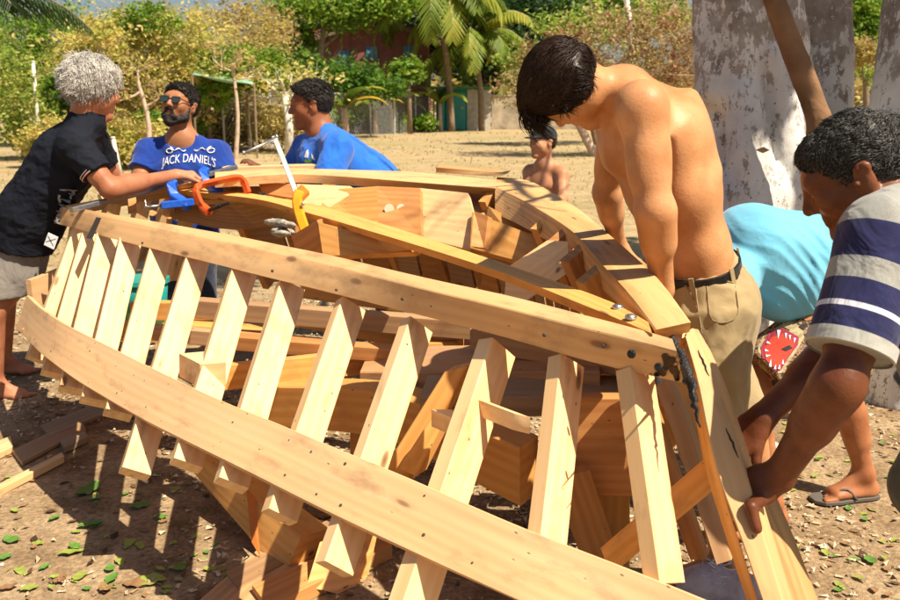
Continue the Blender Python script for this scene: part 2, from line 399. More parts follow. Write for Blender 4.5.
# long inner stringer of the boat seen through the ribs
board('inner_stringer', [D(196,368,2.95), D(280,360,3.0), D(456,341,3.2)], [D(196,394,2.95), D(280,384,3.0), D(456,365,3.2)], V((.03, .05, 0)), W['orange'], boat, seg=20, tint=1.1)
board('inner_stringer', [D(130,302,3.7), D(300,310,3.6), D(640,385,3.0)], [D(130,320,3.7), D(300,328,3.6), D(640,405,3.0)], V((.03, .05, 0)), W['orange'], boat, seg=20, tint=.9)
board('inner_stringer', [D(100,322,3.5), D(300,340,3.3), D(420,352,3.2)], [D(100,336,3.5), D(300,354,3.3), D(420,366,3.2)], V((.03, .05, 0)), W['brown'], boat, seg=20, tint=1.1)
for (x0, y0, x1, y1, Y0, Y1, h_, m__) in ((190,300,470,322,3.45,3.15,18,'brown'),(300,282,560,318,3.6,3.1,16,'orange'),(470,330,650,362,2.9,2.55,20,'brown'),(210,335,400,350,3.2,3.0,14,'red')):
    board('inner_batten', [D(x0, y0, Y0), D(x1, y1, Y1)], [D(x0, y0+h_, Y0), D(x1, y1+h_, Y1)], V((.03, .06, 0)), W[m__], boat, seg=12, tint=.9)
# stem
def zs(y): return .93-(y-340)*(.93-.5)/(600-340)
def zl(pts, dz=0): return [Z(x, y, zs(y)+dz) for x, y in pts]
SL_ = [(684,335),(697,382),(707,432),(719,480),(741,540),(762,600),(795,690)]
SR_ = [(692,328),(715,380),(737,444),(755,505),(773,565),(787,612),(817,712)]
Ls = [Z(x, y, zs(y)) for x, y in SL_]; Rs = [Z(x, y, zs(y)) for x, y in SR_]
stem_o = board('stem_post', Rs, Ls, [r+V((.05, .10, -.03)) for r in Rs], W['chine'], boat, seg=22, ch=.004, tint=.86)
Le = [(672,340),(688,384),(700,432),(709,478),(728,540),(748,602),(780,690)]
board('stem_apron', [Z(x+11, y, zs(y)-.015) for x, y in Le], [Z(x, y, zs(y)-.03) for x, y in Le], V((.02, .10, -.02)), W['orange'], boat, seg=20, tint=1.15)
board('stem_cheek', [D(768,497,2.05), D(790,548,2.0), D(812,606,1.95), D(832,660,1.9)], [D(757,500,2.0), D(776,552,1.95), D(795,610,1.9), D(816,670,1.85)], V((.03, .05, 0)), W['curve'], boat, seg=10, tint=.8)
board('stem_cheek', [D(668,380,2.15), D(690,432,2.1), D(732,560,2.0)], [D(655,388,2.15), D(672,432,2.1), D(716,565,2.0)], V((.02, .04, 0)), W['brown'], boat, seg=10)
board('stem_cheek', [D(644,378,2.3), D(668,450,2.25), D(706,560,2.1)], [D(630,380,2.3), D(652,452,2.25), D(690,560,2.1)], V((.02, .04, 0)), W['red'], boat, seg=10)
board('stem_brace', [D(600,548,1.95), D(709,455,1.86)], [D(610,572,1.95), D(719,482,1.86)], V((.03, .05, -.02)), W['orange'], boat, seg=6, tint=1.25)
cbv = bvh_of(chine)
def chf(x, y):
    r_ = ray(x, y); h = cbv.ray_cast(V((0, 0, CH)), r_); 
    return (h[0] if h[0] is not None else Z(x, y, .91))-r_.normalized()*.002
# black sealant in the stem seam, tar-stained chine end
tr = MB(); random.seed(3)
pts = crom([Z(x, y, zs(y)+.012) for x, y in [(671,337),(677,352),(683,368),(690,384),(694,405),(699,428)]], 26)
tr.tube([p+V((random.uniform(-.004, .004), -.004, random.uniform(-.003, .003))) for p in pts], [.009+.008*math.exp(-((i-9)/5)**2)+random.uniform(-.0015, .0015) if i < 18 else .009-.0010*(i-18) for i in range(26)], 7, flat=.5)
tr.build('sealant', M_TAR, boat, smooth=True)
tr = MB()
for (x, y, w, h) in ((668,362,7,9),(676,372,6,9),(660,373,6,5),(679,358,4,6)):
    P = []
    for k in range(22):
        a = k/22*2*math.pi; r = .85+.3*math.sin(a*3+x)+random.uniform(-.1, .1)
        P.append(chf(x+math.cos(a)*w*r, y+math.sin(a)*h*r))
    tr.prism(P, V((.0, .004, 0)))
tr.build('tar_stain', W_BURN, boat)
stv = bvh_of(stem_o)
for (x, y, l, r) in ((698,350,26,7),(726,428,30,5)):
    tr = MB(); P = []
    for k in range(9):
        t = k/8; d = ray(x+l*.42*t+.5*math.sin(k*2.6+x)+.4*math.sin(k*5.1), y+l*t).normalized(); h = stv.ray_cast(V((0, 0, CH)), d)
        if h[0] is not None: P.append(h[0]-d*.0005)
    if len(P) > 3: tr.tube(P, [.0008+.0016*math.sin(math.pi*k/(len(P)-1)) for k in range(len(P))], 5); tr.build('crack', M_TAR, boat)
# dark butt joint across the chine
jb = MB(); jb.prism([Z(87,238,.885)+V((-.002,-.004,0)), Z(97,217,.955)+V((-.002,-.004,0)), Z(102,218,.955)+V((-.002,-.004,0)), Z(93,239,.885)+V((-.002,-.004,0))], V((0, .003, 0))); jb.build('scarf_joint', W['brown'], boat)
shv = bvh_of(sheer); rn = random.Random(2)
for (cx, cy, sx_, sy_, ext) in ribs+[(0,0,580,548,0),(0,0,470,504,0),(0,0,310,436,0)]:
    for k in (.22, .75):
        x = sx_+rn.uniform(2, 12)-k*4; yb = float(np.interp(x, [p[0] for p in slp], [p[1] for p in slp])); yt = float(np.interp(x, [27,62,107,175,225,279,341,416,517,632,720], [295,322,345,379,402,424,450,481,525,570,606])); y = yt+(yb-yt)*(k+rn.uniform(-.08, .08))
        d = ray(x, y).normalized(); h = shv.ray_cast(V((0, 0, CH)), d)
        if h[0] is None or rn.random() < .5: continue
        mb = MB(); mb.disc(h[0]+h[1]*.0005, h[1], rn.uniform(.002, .0042), .001, 8, .7); mb.build('nail', M_RUST if rn.random() < .75 else M_STEEL, sheer)
# ================================================================ ground
def ground_h(x, y): return (noise.fractal(V((x*1.6, y*1.6, 0)), 1, 2, 4)*.012+noise.noise(V((x*9, y*9, 3)))*.004) if (abs(x) < 6 and 0 < y < 9) else 0.0
m, nt, b = newmat('earth_and_dry_grass'); L = nt.links
tc = N(nt, 'ShaderNodeTexCoord')
def nz(s, d=6.0, r=.6, sc=None):
    n = N(nt, 'ShaderNodeTexNoise', i_Scale=s, i_Detail=d, i_Roughness=r); 
    if sc:
        mp = N(nt, 'ShaderNodeMapping'); mp.inputs['Scale'].default_value = sc; L.new(tc.outputs['Object'], mp.inputs['Vector']); L.new(mp.outputs['Vector'], n.inputs['Vector'])
    else: L.new(tc.outputs['Object'], n.inputs['Vector'])
    return n
earth = ramp(nt, [(.3, (.22, .145, .08)), (.5, (.37, .265, .16)), (.7, (.49, .37, .235))]); L.new(nz(5).outputs['Fac'], earth.inputs['Fac'])
gfine = ramp(nt, [(.35, (.55, .55, .55)), (.65, (1.15, 1.1, 1.0))]); L.new(nz(55).outputs['Fac'], gfine.inputs['Fac'])
em = N(nt, 'ShaderNodeMix', data_type='RGBA', blend_type='MULTIPLY'); em.inputs['Factor'].default_value = .9
L.new(earth.outputs['Color'], em.inputs['A']); L.new(gfine.outputs['Color'], em.inputs['B'])
dry = ramp(nt, [(.3, (.29, .21, .115)), (.5, (.42, .32, .185)), (.7, (.50, .40, .25))]); L.new(nz(.9, 10, .7, (1, 2.2, 1)).outputs['Fac'], dry.inputs['Fac'])
d2 = ramp(nt, [(.35, (.7, .7, .66)), (.65, (1.1, 1.08, 1.0))]); L.new(nz(9, 8, .7).outputs['Fac'], d2.inputs['Fac'])
dm = N(nt, 'ShaderNodeMix', data_type='RGBA', blend_type='MULTIPLY'); dm.inputs['Factor'].default_value = 1
L.new(dry.outputs['Color'], dm.inputs['A']); L.new(d2.outputs['Color'], dm.inputs['B'])
gp = ramp(nt, [(.5, (0, 0, 0)), (.7, (.5, .5, .5))]); L.new(nz(.22, 6, .6).outputs['Fac'], gp.inputs['Fac'])
gm = N(nt, 'ShaderNodeMix', data_type='RGBA'); L.new(gp.outputs['Color'], gm.inputs['Factor']); L.new(dm.outputs['Result'], gm.inputs['A']); gm.inputs['B'].default_value = (.20, .21, .07, 1)
# bare earth near the work place, dry grass beyond
sx = N(nt, 'ShaderNodeSeparateXYZ'); L.new(tc.outputs['Object'], sx.inputs[0])
ad = N(nt, 'ShaderNodeMath', operation='MULTIPLY_ADD'); n_e = nz(1.1, 5); L.new(n_e.outputs['Fac'], ad.inputs[0]); ad.inputs[1].default_value = 3.0; L.new(sx.outputs['Y'], ad.inputs[2])
rr = N(nt, 'ShaderNodeMapRange'); rr.inputs['From Min'].default_value = 6.5; rr.inputs['From Max'].default_value = 9.5; L.new(ad.outputs[0], rr.inputs['Value'])
fm = N(nt, 'ShaderNodeMix', data_type='RGBA'); L.new(rr.outputs['Result'], fm.inputs['Factor']); L.new(em.outputs['Result'], fm.inputs['A']); L.new(gm.outputs['Result'], fm.inputs['B'])
L.new(fm.outputs['Result'], b.inputs['Base Color']); b.inputs['Roughness'].default_value = .95; b.inputs['Specular IOR Level'].default_value = .1
bp = N(nt, 'ShaderNodeBump', i_Strength=.8, i_Distance=.02); L.new(nz(38, 6, .7).outputs['Fac'], bp.inputs['Height']); L.new(bp.outputs['Normal'], b.inputs['Normal'])
M_GROUND = m
xs = [-900, -300, -120, -60, -30, -15, -8]+[-6+.12*i for i in range(0, 84)]+[5, 8, 15, 30, 60, 120, 300, 900]
ys = [-200, -30, -8, -3, 0]+[.6+.12*i for i in range(0, 70)]+[10, 12, 15, 20, 30, 45, 70, 120, 300, 900, 1500]
vs = []; fs_ = []
for y in ys:
    for x in xs:
        h = ground_h(x, y)
        vs.append((x, y, h))
nx = len(xs)
for j in range(len(ys)-1):
    for i in range(nx-1): fs_.append((j*nx+i, j*nx+i+1, (j+1)*nx+i+1, (j+1)*nx+i))
gr = mesh('ground', vs, fs_, M_GROUND, smooth=True); gr['kind'] = 'structure'
# ================================================================ sculpting kit: blended distance fields -> one continuous surface
class Sculpt:
    def __init__(s, res): s.res = res; s.P = []
    def _add(s, kind, lo, hi, fn, k, op): s.P.append((lo, hi, fn, k, op)); return s
    def cone(s, a, b, ra, rb, k=.02, op='+'):
        a = np.array(a, float); b = np.array(b, float); r = max(ra, rb)
        def fn(X, Y, Z_):
            ba = b-a; L_ = max(1e-9, ba.dot(ba))
            h = np.clip(((X-a[0])*ba[0]+(Y-a[1])*ba[1]+(Z_-a[2])*ba[2])/L_, 0, 1)
            return np.sqrt((X-a[0]-h*ba[0])**2+(Y-a[1]-h*ba[1])**2+(Z_-a[2]-h*ba[2])**2)-(ra+(rb-ra)*h)
        return s._add('c', np.minimum(a, b)-r, np.maximum(a, b)+r, fn, k, op)
    def econe(s, a, b, wa, wb, lat, k=.03, op='+'):
        """elliptic cone; wa=(half width along lat, half depth)"""
        a = np.array(a, float); b = np.array(b, float); l = np.array(lat, float); l /= np.linalg.norm(l); r = max(*wa, *wb)
        def fn(X, Y, Z_):
            ba = b-a; L_ = max(1e-9, ba.dot(ba))
            h = np.clip(((X-a[0])*ba[0]+(Y-a[1])*ba[1]+(Z_-a[2])*ba[2])/L_, 0, 1)
            qx, qy, qz = X-a[0]-h*ba[0], Y-a[1]-h*ba[1], Z_-a[2]-h*ba[2]
            c = qx*l[0]+qy*l[1]+qz*l[2]; rest = np.maximum(qx*qx+qy*qy+qz*qz-c*c, 0)
            w = wa[0]+(wb[0]-wa[0])*h; d = wa[1]+(wb[1]-wa[1])*h
            k0 = np.sqrt(c*c/w**2+rest/d**2); k1 = np.sqrt(c*c/w**4+rest/d**4)+1e-9
            return k0*(k0-1)/k1
        return s._add('e', np.minimum(a, b)-r, np.maximum(a, b)+r, fn, k, op)
    def ell(s, c, rad, M=None, k=.02, op='+'):
        c = np.array(c, float); rad = np.array(rad, float); r = rad.max()
        A = np.array(M) if M is not None else np.eye(3)
        def fn(X, Y, Z_):
            x, y, z = X-c[0], Y-c[1], Z_-c[2]
            q = [(x*A[0][i]+y*A[1][i]+z*A[2][i]) for i in range(3)]
            k0 = np.sqrt(sum((q[i]/rad[i])**2 for i in range(3))); k1 = np.sqrt(sum((q[i]/rad[i]**2)**2 for i in range(3)))+1e-9
            return k0*(k0-1)/k1
        return s._add('l', c-r, c+r, fn, k, op)
    def cut(s, p, n, k=.004):
        """remove the half space on the side n points to"""
        p = np.array(p, float); n = np.array(n, float); n /= np.linalg.norm(n)
        def fn(X, Y, Z_): return (X-p[0])*n[0]+(Y-p[1])*n[1]+(Z_-p[2])*n[2]
        s.P.append((None, None, fn, k, 'i')); return s
    def boxcut(s, lo, hi, p, n, k=.004):
        p = np.array(p, float); n = np.array(n, float); n /= np.linalg.norm(n)
        def fn(X, Y, Z_): return (X-p[0])*n[0]+(Y-p[1])*n[1]+(Z_-p[2])*n[2]
        s.P.append((np.array(lo, float), np.array(hi, float), fn, k, 'j')); return s
    def field(s):
        h = s.res
        lo = np.min([p[0] for p in s.P if p[4] == '+'], axis=0)-4*h-.01; hi = np.max([p[1] for p in s.P if p[4] == '+'], axis=0)+4*h+.01
        n = np.ceil((hi-lo)/h).astype(int)+1
        G = np.full(n, .2, dtype=np.float32)
        ax = [lo[i]+h*np.arange(n[i]) for i in range(3)]
        for (a, b, fn, k, op) in s.P:
            if a is None: i0 = np.zeros(3, int); i1 = n
            else:
                m = k+3*h+.012 if op in '+-' else 0
                i0 = np.clip(np.floor((a-m-lo)/h).astype(int), 0, n); i1 = np.clip(np.ceil((b+m-lo)/h).astype(int)+1, 0, n)
            if np.any(i1 <= i0): continue
            sl = tuple(slice(i0[i], i1[i]) for i in range(3))
            d = fn(ax[0][sl[0]][:, None, None], ax[1][sl[1]][None, :, None], ax[2][sl[2]][None, None, :]).astype(np.float32)
            g = G[sl]; kk = max(k, 1e-5)
            if op == '+':
                t = np.clip(.5+.5*(g-d)/kk, 0, 1); G[sl] = g*(1-t)+d*t-kk*t*(1-t)
            else:
                if op == '-': d = -d
                t = np.clip(.5-.5*(g-d)/kk, 0, 1); G[sl] = g*(1-t)+d*t+kk*t*(1-t)
        return G, lo, h
    def mesh(s):
        F, lo, h = s.field()
        F[0] = F[-1] = .2; F[:, 0] = F[:, -1] = .2; F[:, :, 0] = F[:, :, -1] = .2
        ins = F < 0
        c = np.zeros(np.array(F.shape)-1, np.uint8)
        for i in (0, 1):
            for j in (0, 1):
                for k in (0, 1):
                    c += ins[i:F.shape[0]-1+i, j:F.shape[1]-1+j, k:F.shape[2]-1+k]
        act = (c > 0) & (c < 8)
        I = np.argwhere(act); idx = np.full(c.shape, -1, np.int64); idx[act] = np.arange(len(I))
        vs = np.zeros((len(I), 3)); cnt = np.zeros(len(I))
        cr = [(i, j, k) for i in (0, 1) for j in (0, 1) for k in (0, 1)]
        val = {q: F[I[:, 0]+q[0], I[:, 1]+q[1], I[:, 2]+q[2]] for q in cr}
        for q in cr:
            for axn in range(3):
                if q[axn] == 0:
                    r = list(q); r[axn] = 1; r = tuple(r)
                    a, b = val[q], val[r]; m = (a < 0) != (b < 0)
                    t = np.where(m, a/np.where(m, a-b, 1), 0)
                    p = np.array(q, float)[None, :].repeat(len(I), 0); p[:, axn] = t
                    vs[m] += p[m]; cnt[m] += 1
        vs = (vs/cnt[:, None]+I)*h+lo
        Q = []
        for axn in range(3):
            o1, o2 = [(1, 2), (2, 0), (0, 1)][axn]
            a = [slice(1, -1)]*3; a[axn] = slice(0, -1)
            b = [slice(1, -1)]*3; b[axn] = slice(1, None)
            A = ins[tuple(a)]; B = ins[tuple(b)]
            E = np.argwhere(A != B)
            if not len(E): continue
            base = E.copy(); base += 1; base[:, axn] -= 1
            flip = A[E[:, 0], E[:, 1], E[:, 2]]
            def get(d1, d2):
                q = base.copy(); q[:, o1] -= d1; q[:, o2] -= d2; return idx[q[:, 0], q[:, 1], q[:, 2]]
            q4 = np.stack([get(0, 0), get(1, 0), get(1, 1), get(0, 1)], 1)
            q4[~flip] = q4[~flip][:, ::-1]
            Q.append(q4)
        Q = np.concatenate(Q); Q = Q[(Q >= 0).all(1)]
        return vs, Q
    def build(s, name, mat, parent=None, disp=None, attr=None, mats=None, matfn=None, relax=1):
        vs, Q = s.mesh()
        for _ in range(relax):           # light smoothing of the lattice
            acc = np.zeros_like(vs); n = np.zeros(len(vs))
            for i in range(4):
                np.add.at(acc, Q[:, i], vs[Q[:, (i+1) % 4]]); np.add.at(n, Q[:, i], 1)
                np.add.at(acc, Q[:, i], vs[Q[:, (i+3) % 4]]); np.add.at(n, Q[:, i], 1)
            vs = vs*.5+.5*acc/np.maximum(n, 1)[:, None]
        if disp is not None: vs = vs+disp(vs)
        me = bpy.data.meshes.new(name)
        me.vertices.add(len(vs)); me.vertices.foreach_set('co', vs.astype(np.float32).ravel())
        me.loops.add(Q.size); me.loops.foreach_set('vertex_index', Q.astype(np.int32).ravel())
        me.polygons.add(len(Q)); me.polygons.foreach_set('loop_start', (np.arange(len(Q))*4).astype(np.int32)); me.polygons.foreach_set('loop_total', np.full(len(Q), 4, np.int32))
        me.update(calc_edges=True); me.polygons.foreach_set('use_smooth', [True]*len(Q))
        if attr:
            for k, fn in attr.items():
                arr = fn(vs).astype(np.float32)
                if arr.ndim == 1: a = me.attributes.new(k, 'FLOAT', 'POINT'); a.data.foreach_set('value', arr)
                else: a = me.attributes.new(k, 'FLOAT_VECTOR', 'POINT'); a.data.foreach_set('vector', arr.ravel())
        o = link(name, me, mat, parent)
        if matfn is not None:
            cen = vs[Q].mean(1); me.polygons.foreach_set('material_index', matfn(cen).astype(np.int32))
        return o
def root_at(o, loc):
    loc = V(loc); o.data.transform(Matrix.Translation(-loc)); o.location = loc; return o
def wrinkle(amp, sc, seed=0, stretch=(1, 1, 1)):
    """cloth folds: ridged noise pushed along a rough outward direction"""
    def f(vs):
        out = np.zeros_like(vs); cen = vs.mean(0)
        for i, v in enumerate(vs):
            p = V((v[0]*sc*stretch[0]+seed, v[1]*sc*stretch[1], v[2]*sc*stretch[2]))
            a = noise.noise(p); b = noise.noise(p*2.3+V((5, 1, 2)))
            r = (1-2*abs(a))*.7+(1-2*abs(b))*.3
            d = v-cen; d /= max(1e-6, np.linalg.norm(d)); out[i] = d*r*amp
        return out
    return f
def frame(fwd, up):
    f = V(fwd).normalized(); u = V(up); u = (u-f*u.dot(f)).normalized(); r = f.cross(u)
    return Matrix((r, f, u)).transposed()      # columns: right, forward, up
def head(S, C, M, s=1.0, neck=None, nr=.055, k=.02, brow=1.0, detail=True):
    """adult head; M columns right/forward/up; C between the ears"""
    C = V(C); T = lambda x, y, z: C+M @ V((x*s, y*s, z*s)); A = M
    S.ell(T(0, -.012, .036), (.076*s, .098*s, .086*s), A, k)
    S.ell(T(0, .04, .0), (.06*s, .058*s, .075*s), A, .03*s)
    S.cone(T(0, .03, -.03), T(0, .066, -.088), .054*s, .030*s, .03*s)
    for q in (-1, 1):
        S.ell(T(q*.045, .012, -.048), (.022*s, .036*s, .034*s), A, .03*s)
        S.ell(T(q*.040, .066, -.018), (.024*s, .022*s, .022*s), A, .025*s)
        S.ell(T(q*.079, -.008, -.004), (.010*s, .019*s, .033*s), A, .008*s)
        S.ell(T(q*.086, -.012, .018), (.008*s, .018*s, .014*s), A, .006*s)
        if detail:
            S.ell(T(q*.093, .001, .000), (.009*s, .011*s, .020*s), A, .005*s, '-'); S.cone(T(q*.090, -.010, .022), T(q*.091, -.018, -.005), .0035*s, .003*s, .004*s, '-'); S.ell(T(q*.086, .010, -.004), (.005*s, .005*s, .007*s), A, .004*s)
        S.ell(T(q*.031, .100, .012), (.017*s, .014*s, .011*s), A, .014*s, '-')
        S.ell(T(q*.031, .079, .010), (.0145*s,)*3, A, .004*s)
    S.cone(T(-.036, .083, .033), T(.036, .083, .033), .0125*s*brow, .0125*s*brow, .022*s)
    S.cone(T(0, .092, .022), T(0, .113, -.020), .0085*s, .0125*s, .014*s)
    for q in (-1, 1): S.ell(T(q*.0125, .102, -.024), (.0085*s,)*3, A, .008*s)
    S.cone(T(-.017, .091, -.048), T(.017, .091, -.048), .0065*s, .0065*s, .009*s)
    S.cone(T(-.015, .090, -.061), T(.015, .090, -.061), .0078*s, .0078*s, .009*s)
    if detail: S.cone(T(-.021, .102, -.0545), T(.021, .102, -.0545), .0028*s, .0028*s, .004*s, '-')
    S.ell(T(0, .080, -.094), (.022*s, .017*s, .016*s), A, .02*s)
    if neck is not None:
        S.cone(T(0, -.03, -.055), V(neck), nr*.93*s, nr*1.08*s, .04*s)
    return T
def hand(S, wrist, d, nrm, side, curl=(.3, .4, .3), spread=.08, s=1.0, thumb=.6, tc=.3, k=.008):
    """d: direction of the palm, nrm: back-of-hand normal, side +1/-1 puts the thumb on d x nrm"""
    d = V(d).normalized(); n = V(nrm); n = (n-d*n.dot(d)).normalized(); t = d.cross(n)*side
    w = V(wrist)
    S.econe(w, w+d*.03*s, (.029*s, .021*s), (.034*s, .018*s), t, .02)
    S.econe(w+d*.03*s, w+d*.082*s, (.036*s, .017*s), (.040*s, .0125*s), t, .015)
    S.cone(w+d*.025*s+t*.018*s-n*.006*s, w+d*.06*s+t*.036*s-n*.006*s, .018*s, .014*s, .015)
    for i, (o, L_, r) in enumerate(((.030, .072, .0088), (.010, .080, .0092), (-.011, .074, .0087), (-.030, .058, .0078))):
        p = w+d*(.088-.006*abs(i-1.2))*s+t*o*s; ang = 0; dr = (d+t*spread*(1.2-i)).normalized()
        for q, f in enumerate((.46, .30, .24)):
            ang += curl[q]*(1+.08*i); v = dr*math.cos(ang)-n*math.sin(ang)
            e = p+v*L_*f*s; S.cone(p, e, r*(1-.08*q)*s, r*(.93-.08*q)*s, k*.6 if q else k); p = e
    p = w+d*.05*s+t*.037*s-n*.006*s; v = (d*math.cos(thumb)+t*math.sin(thumb)-n*.25).normalized()
    e = p+v*.036*s; S.cone(p, e, .0125*s, .011*s, k)
    v2 = (v-(n*.5+t*.6)*tc).normalized(); S.cone(e, e+v2*.028*s, .0108*s, .009*s, k*.6)
def limb(S, a, b, c, r, k=.02, muscle=1.0, back=None):
    """a-b-c with radii r=(ra, rb, rc); muscle bellies on both segments"""
    a, b, c = V(a), V(b), V(c)
    S.cone(a, b, r[0], r[1], k); S.cone(b, c, r[1], r[2], k)
    m = b.lerp(c, .28); S.cone(b.lerp(c, .1), b.lerp(c, .42), r[1]*1.04*muscle, r[1]*.98*muscle, k)
    S.cone(a.lerp(b, .3), a.lerp(b, .7), r[0]*.95*muscle, r[0]*.9*muscle, k)
def foot(S, ankle, toe_dir, s=1.0, k=.015):
    a = V(ankle); t = V((toe_dir[0], toe_dir[1], 0)).normalized(); l = V((-t.y, t.x, 0)); g = V((a.x, a.y, 0))
    S.cone(a, V((a.x, a.y, .04*s))-t*.02*s, .034*s, .033*s, k)
    S.econe(V((a.x, a.y, .034*s))-t*.03*s, V((a.x, a.y, .028*s))+t*.12*s, (.033*s, .030*s), (.045*s, .020*s), l, .02)
    S.cone(a+t*.01, V((a.x, a.y, .03*s))+t*.11*s, .03*s, .017*s, .03)
    for i in range(5):
        b = V((a.x, a.y, .016*s))+t*(.135-.006*abs(i-.5)**1.5)*s+l*(.034-.0175*i)*s
        S.cone(b, b+t*(.038-.004*i)*s, (.0125 if i == 0 else .009)*s, (.011 if i == 0 else .0075)*s, .006)
def strands(name, surf, mat, parent, count, region, direction, length, rad=.0011, seg=5, seed=1, grav=.0, curlamp=.0, lift=.35, M=None, C=None, clump=0.0, tip=.15, jl=.35, fuzz=.13, hug=0.0):
    """real hair strands rooted on the scalp; region/direction work in head space"""
    rnd = random.Random(seed); me = surf.data
    off = V((0, 0, 0)); p = surf
    while p: off += p.location; p = p.parent
    Mi = M.transposed(); cand = []; bvs = bvh_of(surf) if hug else None
    for pl in me.polygons:
        c = V(pl.center)+off; q = Mi @ (c-C)
        if q.length < .2 and region(q): cand.append((c, V(pl.normal), q))
    if not cand: return None
    vs = []; fs_ = []; 
    for _ in range(count):
        c, n, q = rnd.choice(cand)
        c = c+V((rnd.uniform(-1, 1), rnd.uniform(-1, 1), rnd.uniform(-1, 1)))*.003
        L_ = length(q)*rnd.uniform(1-jl, 1+jl*.6)
        d = M @ V(direction(q)); d = (d-n*d.dot(n)*.8).normalized()
        d = (d+n*lift*rnd.uniform(.5, 1.3)+V((rnd.gauss(0, fuzz), rnd.gauss(0, fuzz), rnd.gauss(0, fuzz)))).normalized()
        ph = rnd.uniform(0, 6.28); o = len(vs); pnt = c-n*.003
        cl = noise.noise_vector(c*28)*clump
        for i in range(seg+1):
            t = i/seg; r = rad*(1-t)**.6+rad*tip
            a = d.orthogonal().normalized(); b = d.cross(a)
            for j in range(3):
                w = j*2.094; vs.append(pnt+(a*math.cos(w)+b*math.sin(w))*r)
            if i < seg:
                for j in range(3): fs_.append((o+i*3+j, o+i*3+(j+1) % 3, o+i*3+3+(j+1) % 3, o+i*3+3+j))
                dd = d+V((0, 0, -1))*grav*t+cl*.5-n*lift*.5*t
                if curlamp: dd += (a*math.cos(ph+t*9)+b*math.sin(ph+t*9))*curlamp
                d = dd.normalized(); pnt = pnt+d*L_/seg
                if hug and t < hug:
                    hh = bvs.find_nearest(pnt)
                    if hh[0] is not None: pnt = hh[0]+hh[1]*(.0015+.0045*rnd.random()); d = (d-hh[1]*d.dot(hh[1])*.8).normalized()
        fs_.append((o+seg*3, o+seg*3+1, o+seg*3+2))
    return mesh(name, vs, fs_, mat, parent, smooth=True)
# ---------------------------------------------------------------- skin, cloth, hair materials
def skin(name, c, c2, rough=.5, sss=.12, red=.3):
    m, nt, b = newmat(name); L = nt.links
    tc = N(nt, 'ShaderNodeTexCoord'); n1 = N(nt, 'ShaderNodeTexNoise', i_Scale=14.0, i_Detail=5.0); L.new(tc.outputs['Object'], n1.inputs['Vector'])
    r = ramp(nt, [(.3, c2), (.65, c)]); L.new(n1.outputs['Fac'], r.inputs['Fac'])
    n2 = N(nt, 'ShaderNodeTexNoise', i_Scale=160.0, i_Detail=2.0); L.new(tc.outputs['Object'], n2.inputs['Vector'])
    r2 = ramp(nt, [(.25, (.94, .91, .90)), (.5, (1, 1, 1))]); L.new(n2.outputs['Fac'], r2.inputs['Fac'])
    mx = N(nt, 'ShaderNodeMix', data_type='RGBA', blend_type='MULTIPLY'); mx.inputs['Factor'].default_value = 1
    L.new(r.outputs['Color'], mx.inputs['A']); L.new(r2.outputs['Color'], mx.inputs['B'])
    L.new(mx.outputs['Result'], b.inputs['Base Color'])
    b.inputs['Roughness'].default_value = rough; b.inputs['Subsurface Weight'].default_value = sss
    b.inputs['Subsurface Radius'].default_value = (.6, .2, .1); b.inputs['Subsurface Scale'].default_value = .02
    b.inputs['Specular IOR Level'].default_value = .25
    n4 = N(nt, 'ShaderNodeTexNoise', i_Scale=4.5, i_Detail=3.0); L.new(tc.outputs['Object'], n4.inputs['Vector'])
    r4 = ramp(nt, [(.33, (.70, .58, .50)), (.64, (1.06, 1.03, 1.0))]); L.new(n4.outputs['Fac'], r4.inputs['Fac'])
    m4 = N(nt, 'ShaderNodeMix', data_type='RGBA', blend_type='MULTIPLY'); m4.inputs['Factor'].default_value = 1; L.new(mx.outputs['Result'], m4.inputs['A']); L.new(r4.outputs['Color'], m4.inputs['B']); L.new(m4.outputs['Result'], b.inputs['Base Color'])
    n5 = N(nt, 'ShaderNodeTexNoise', i_Scale=34.0, i_Detail=4.0); L.new(tc.outputs['Object'], n5.inputs['Vector'])
    b5 = N(nt, 'ShaderNodeBump', i_Strength=.10, i_Distance=.01); L.new(n5.outputs['Fac'], b5.inputs['Height'])
    bp = N(nt, 'ShaderNodeBump', i_Strength=.3, i_Distance=.002); L.new(n2.outputs['Fac'], bp.inputs['Height']); L.new(b5.outputs['Normal'], bp.inputs['Normal']); L.new(bp.outputs['Normal'], b.inputs['Normal'])
    return m
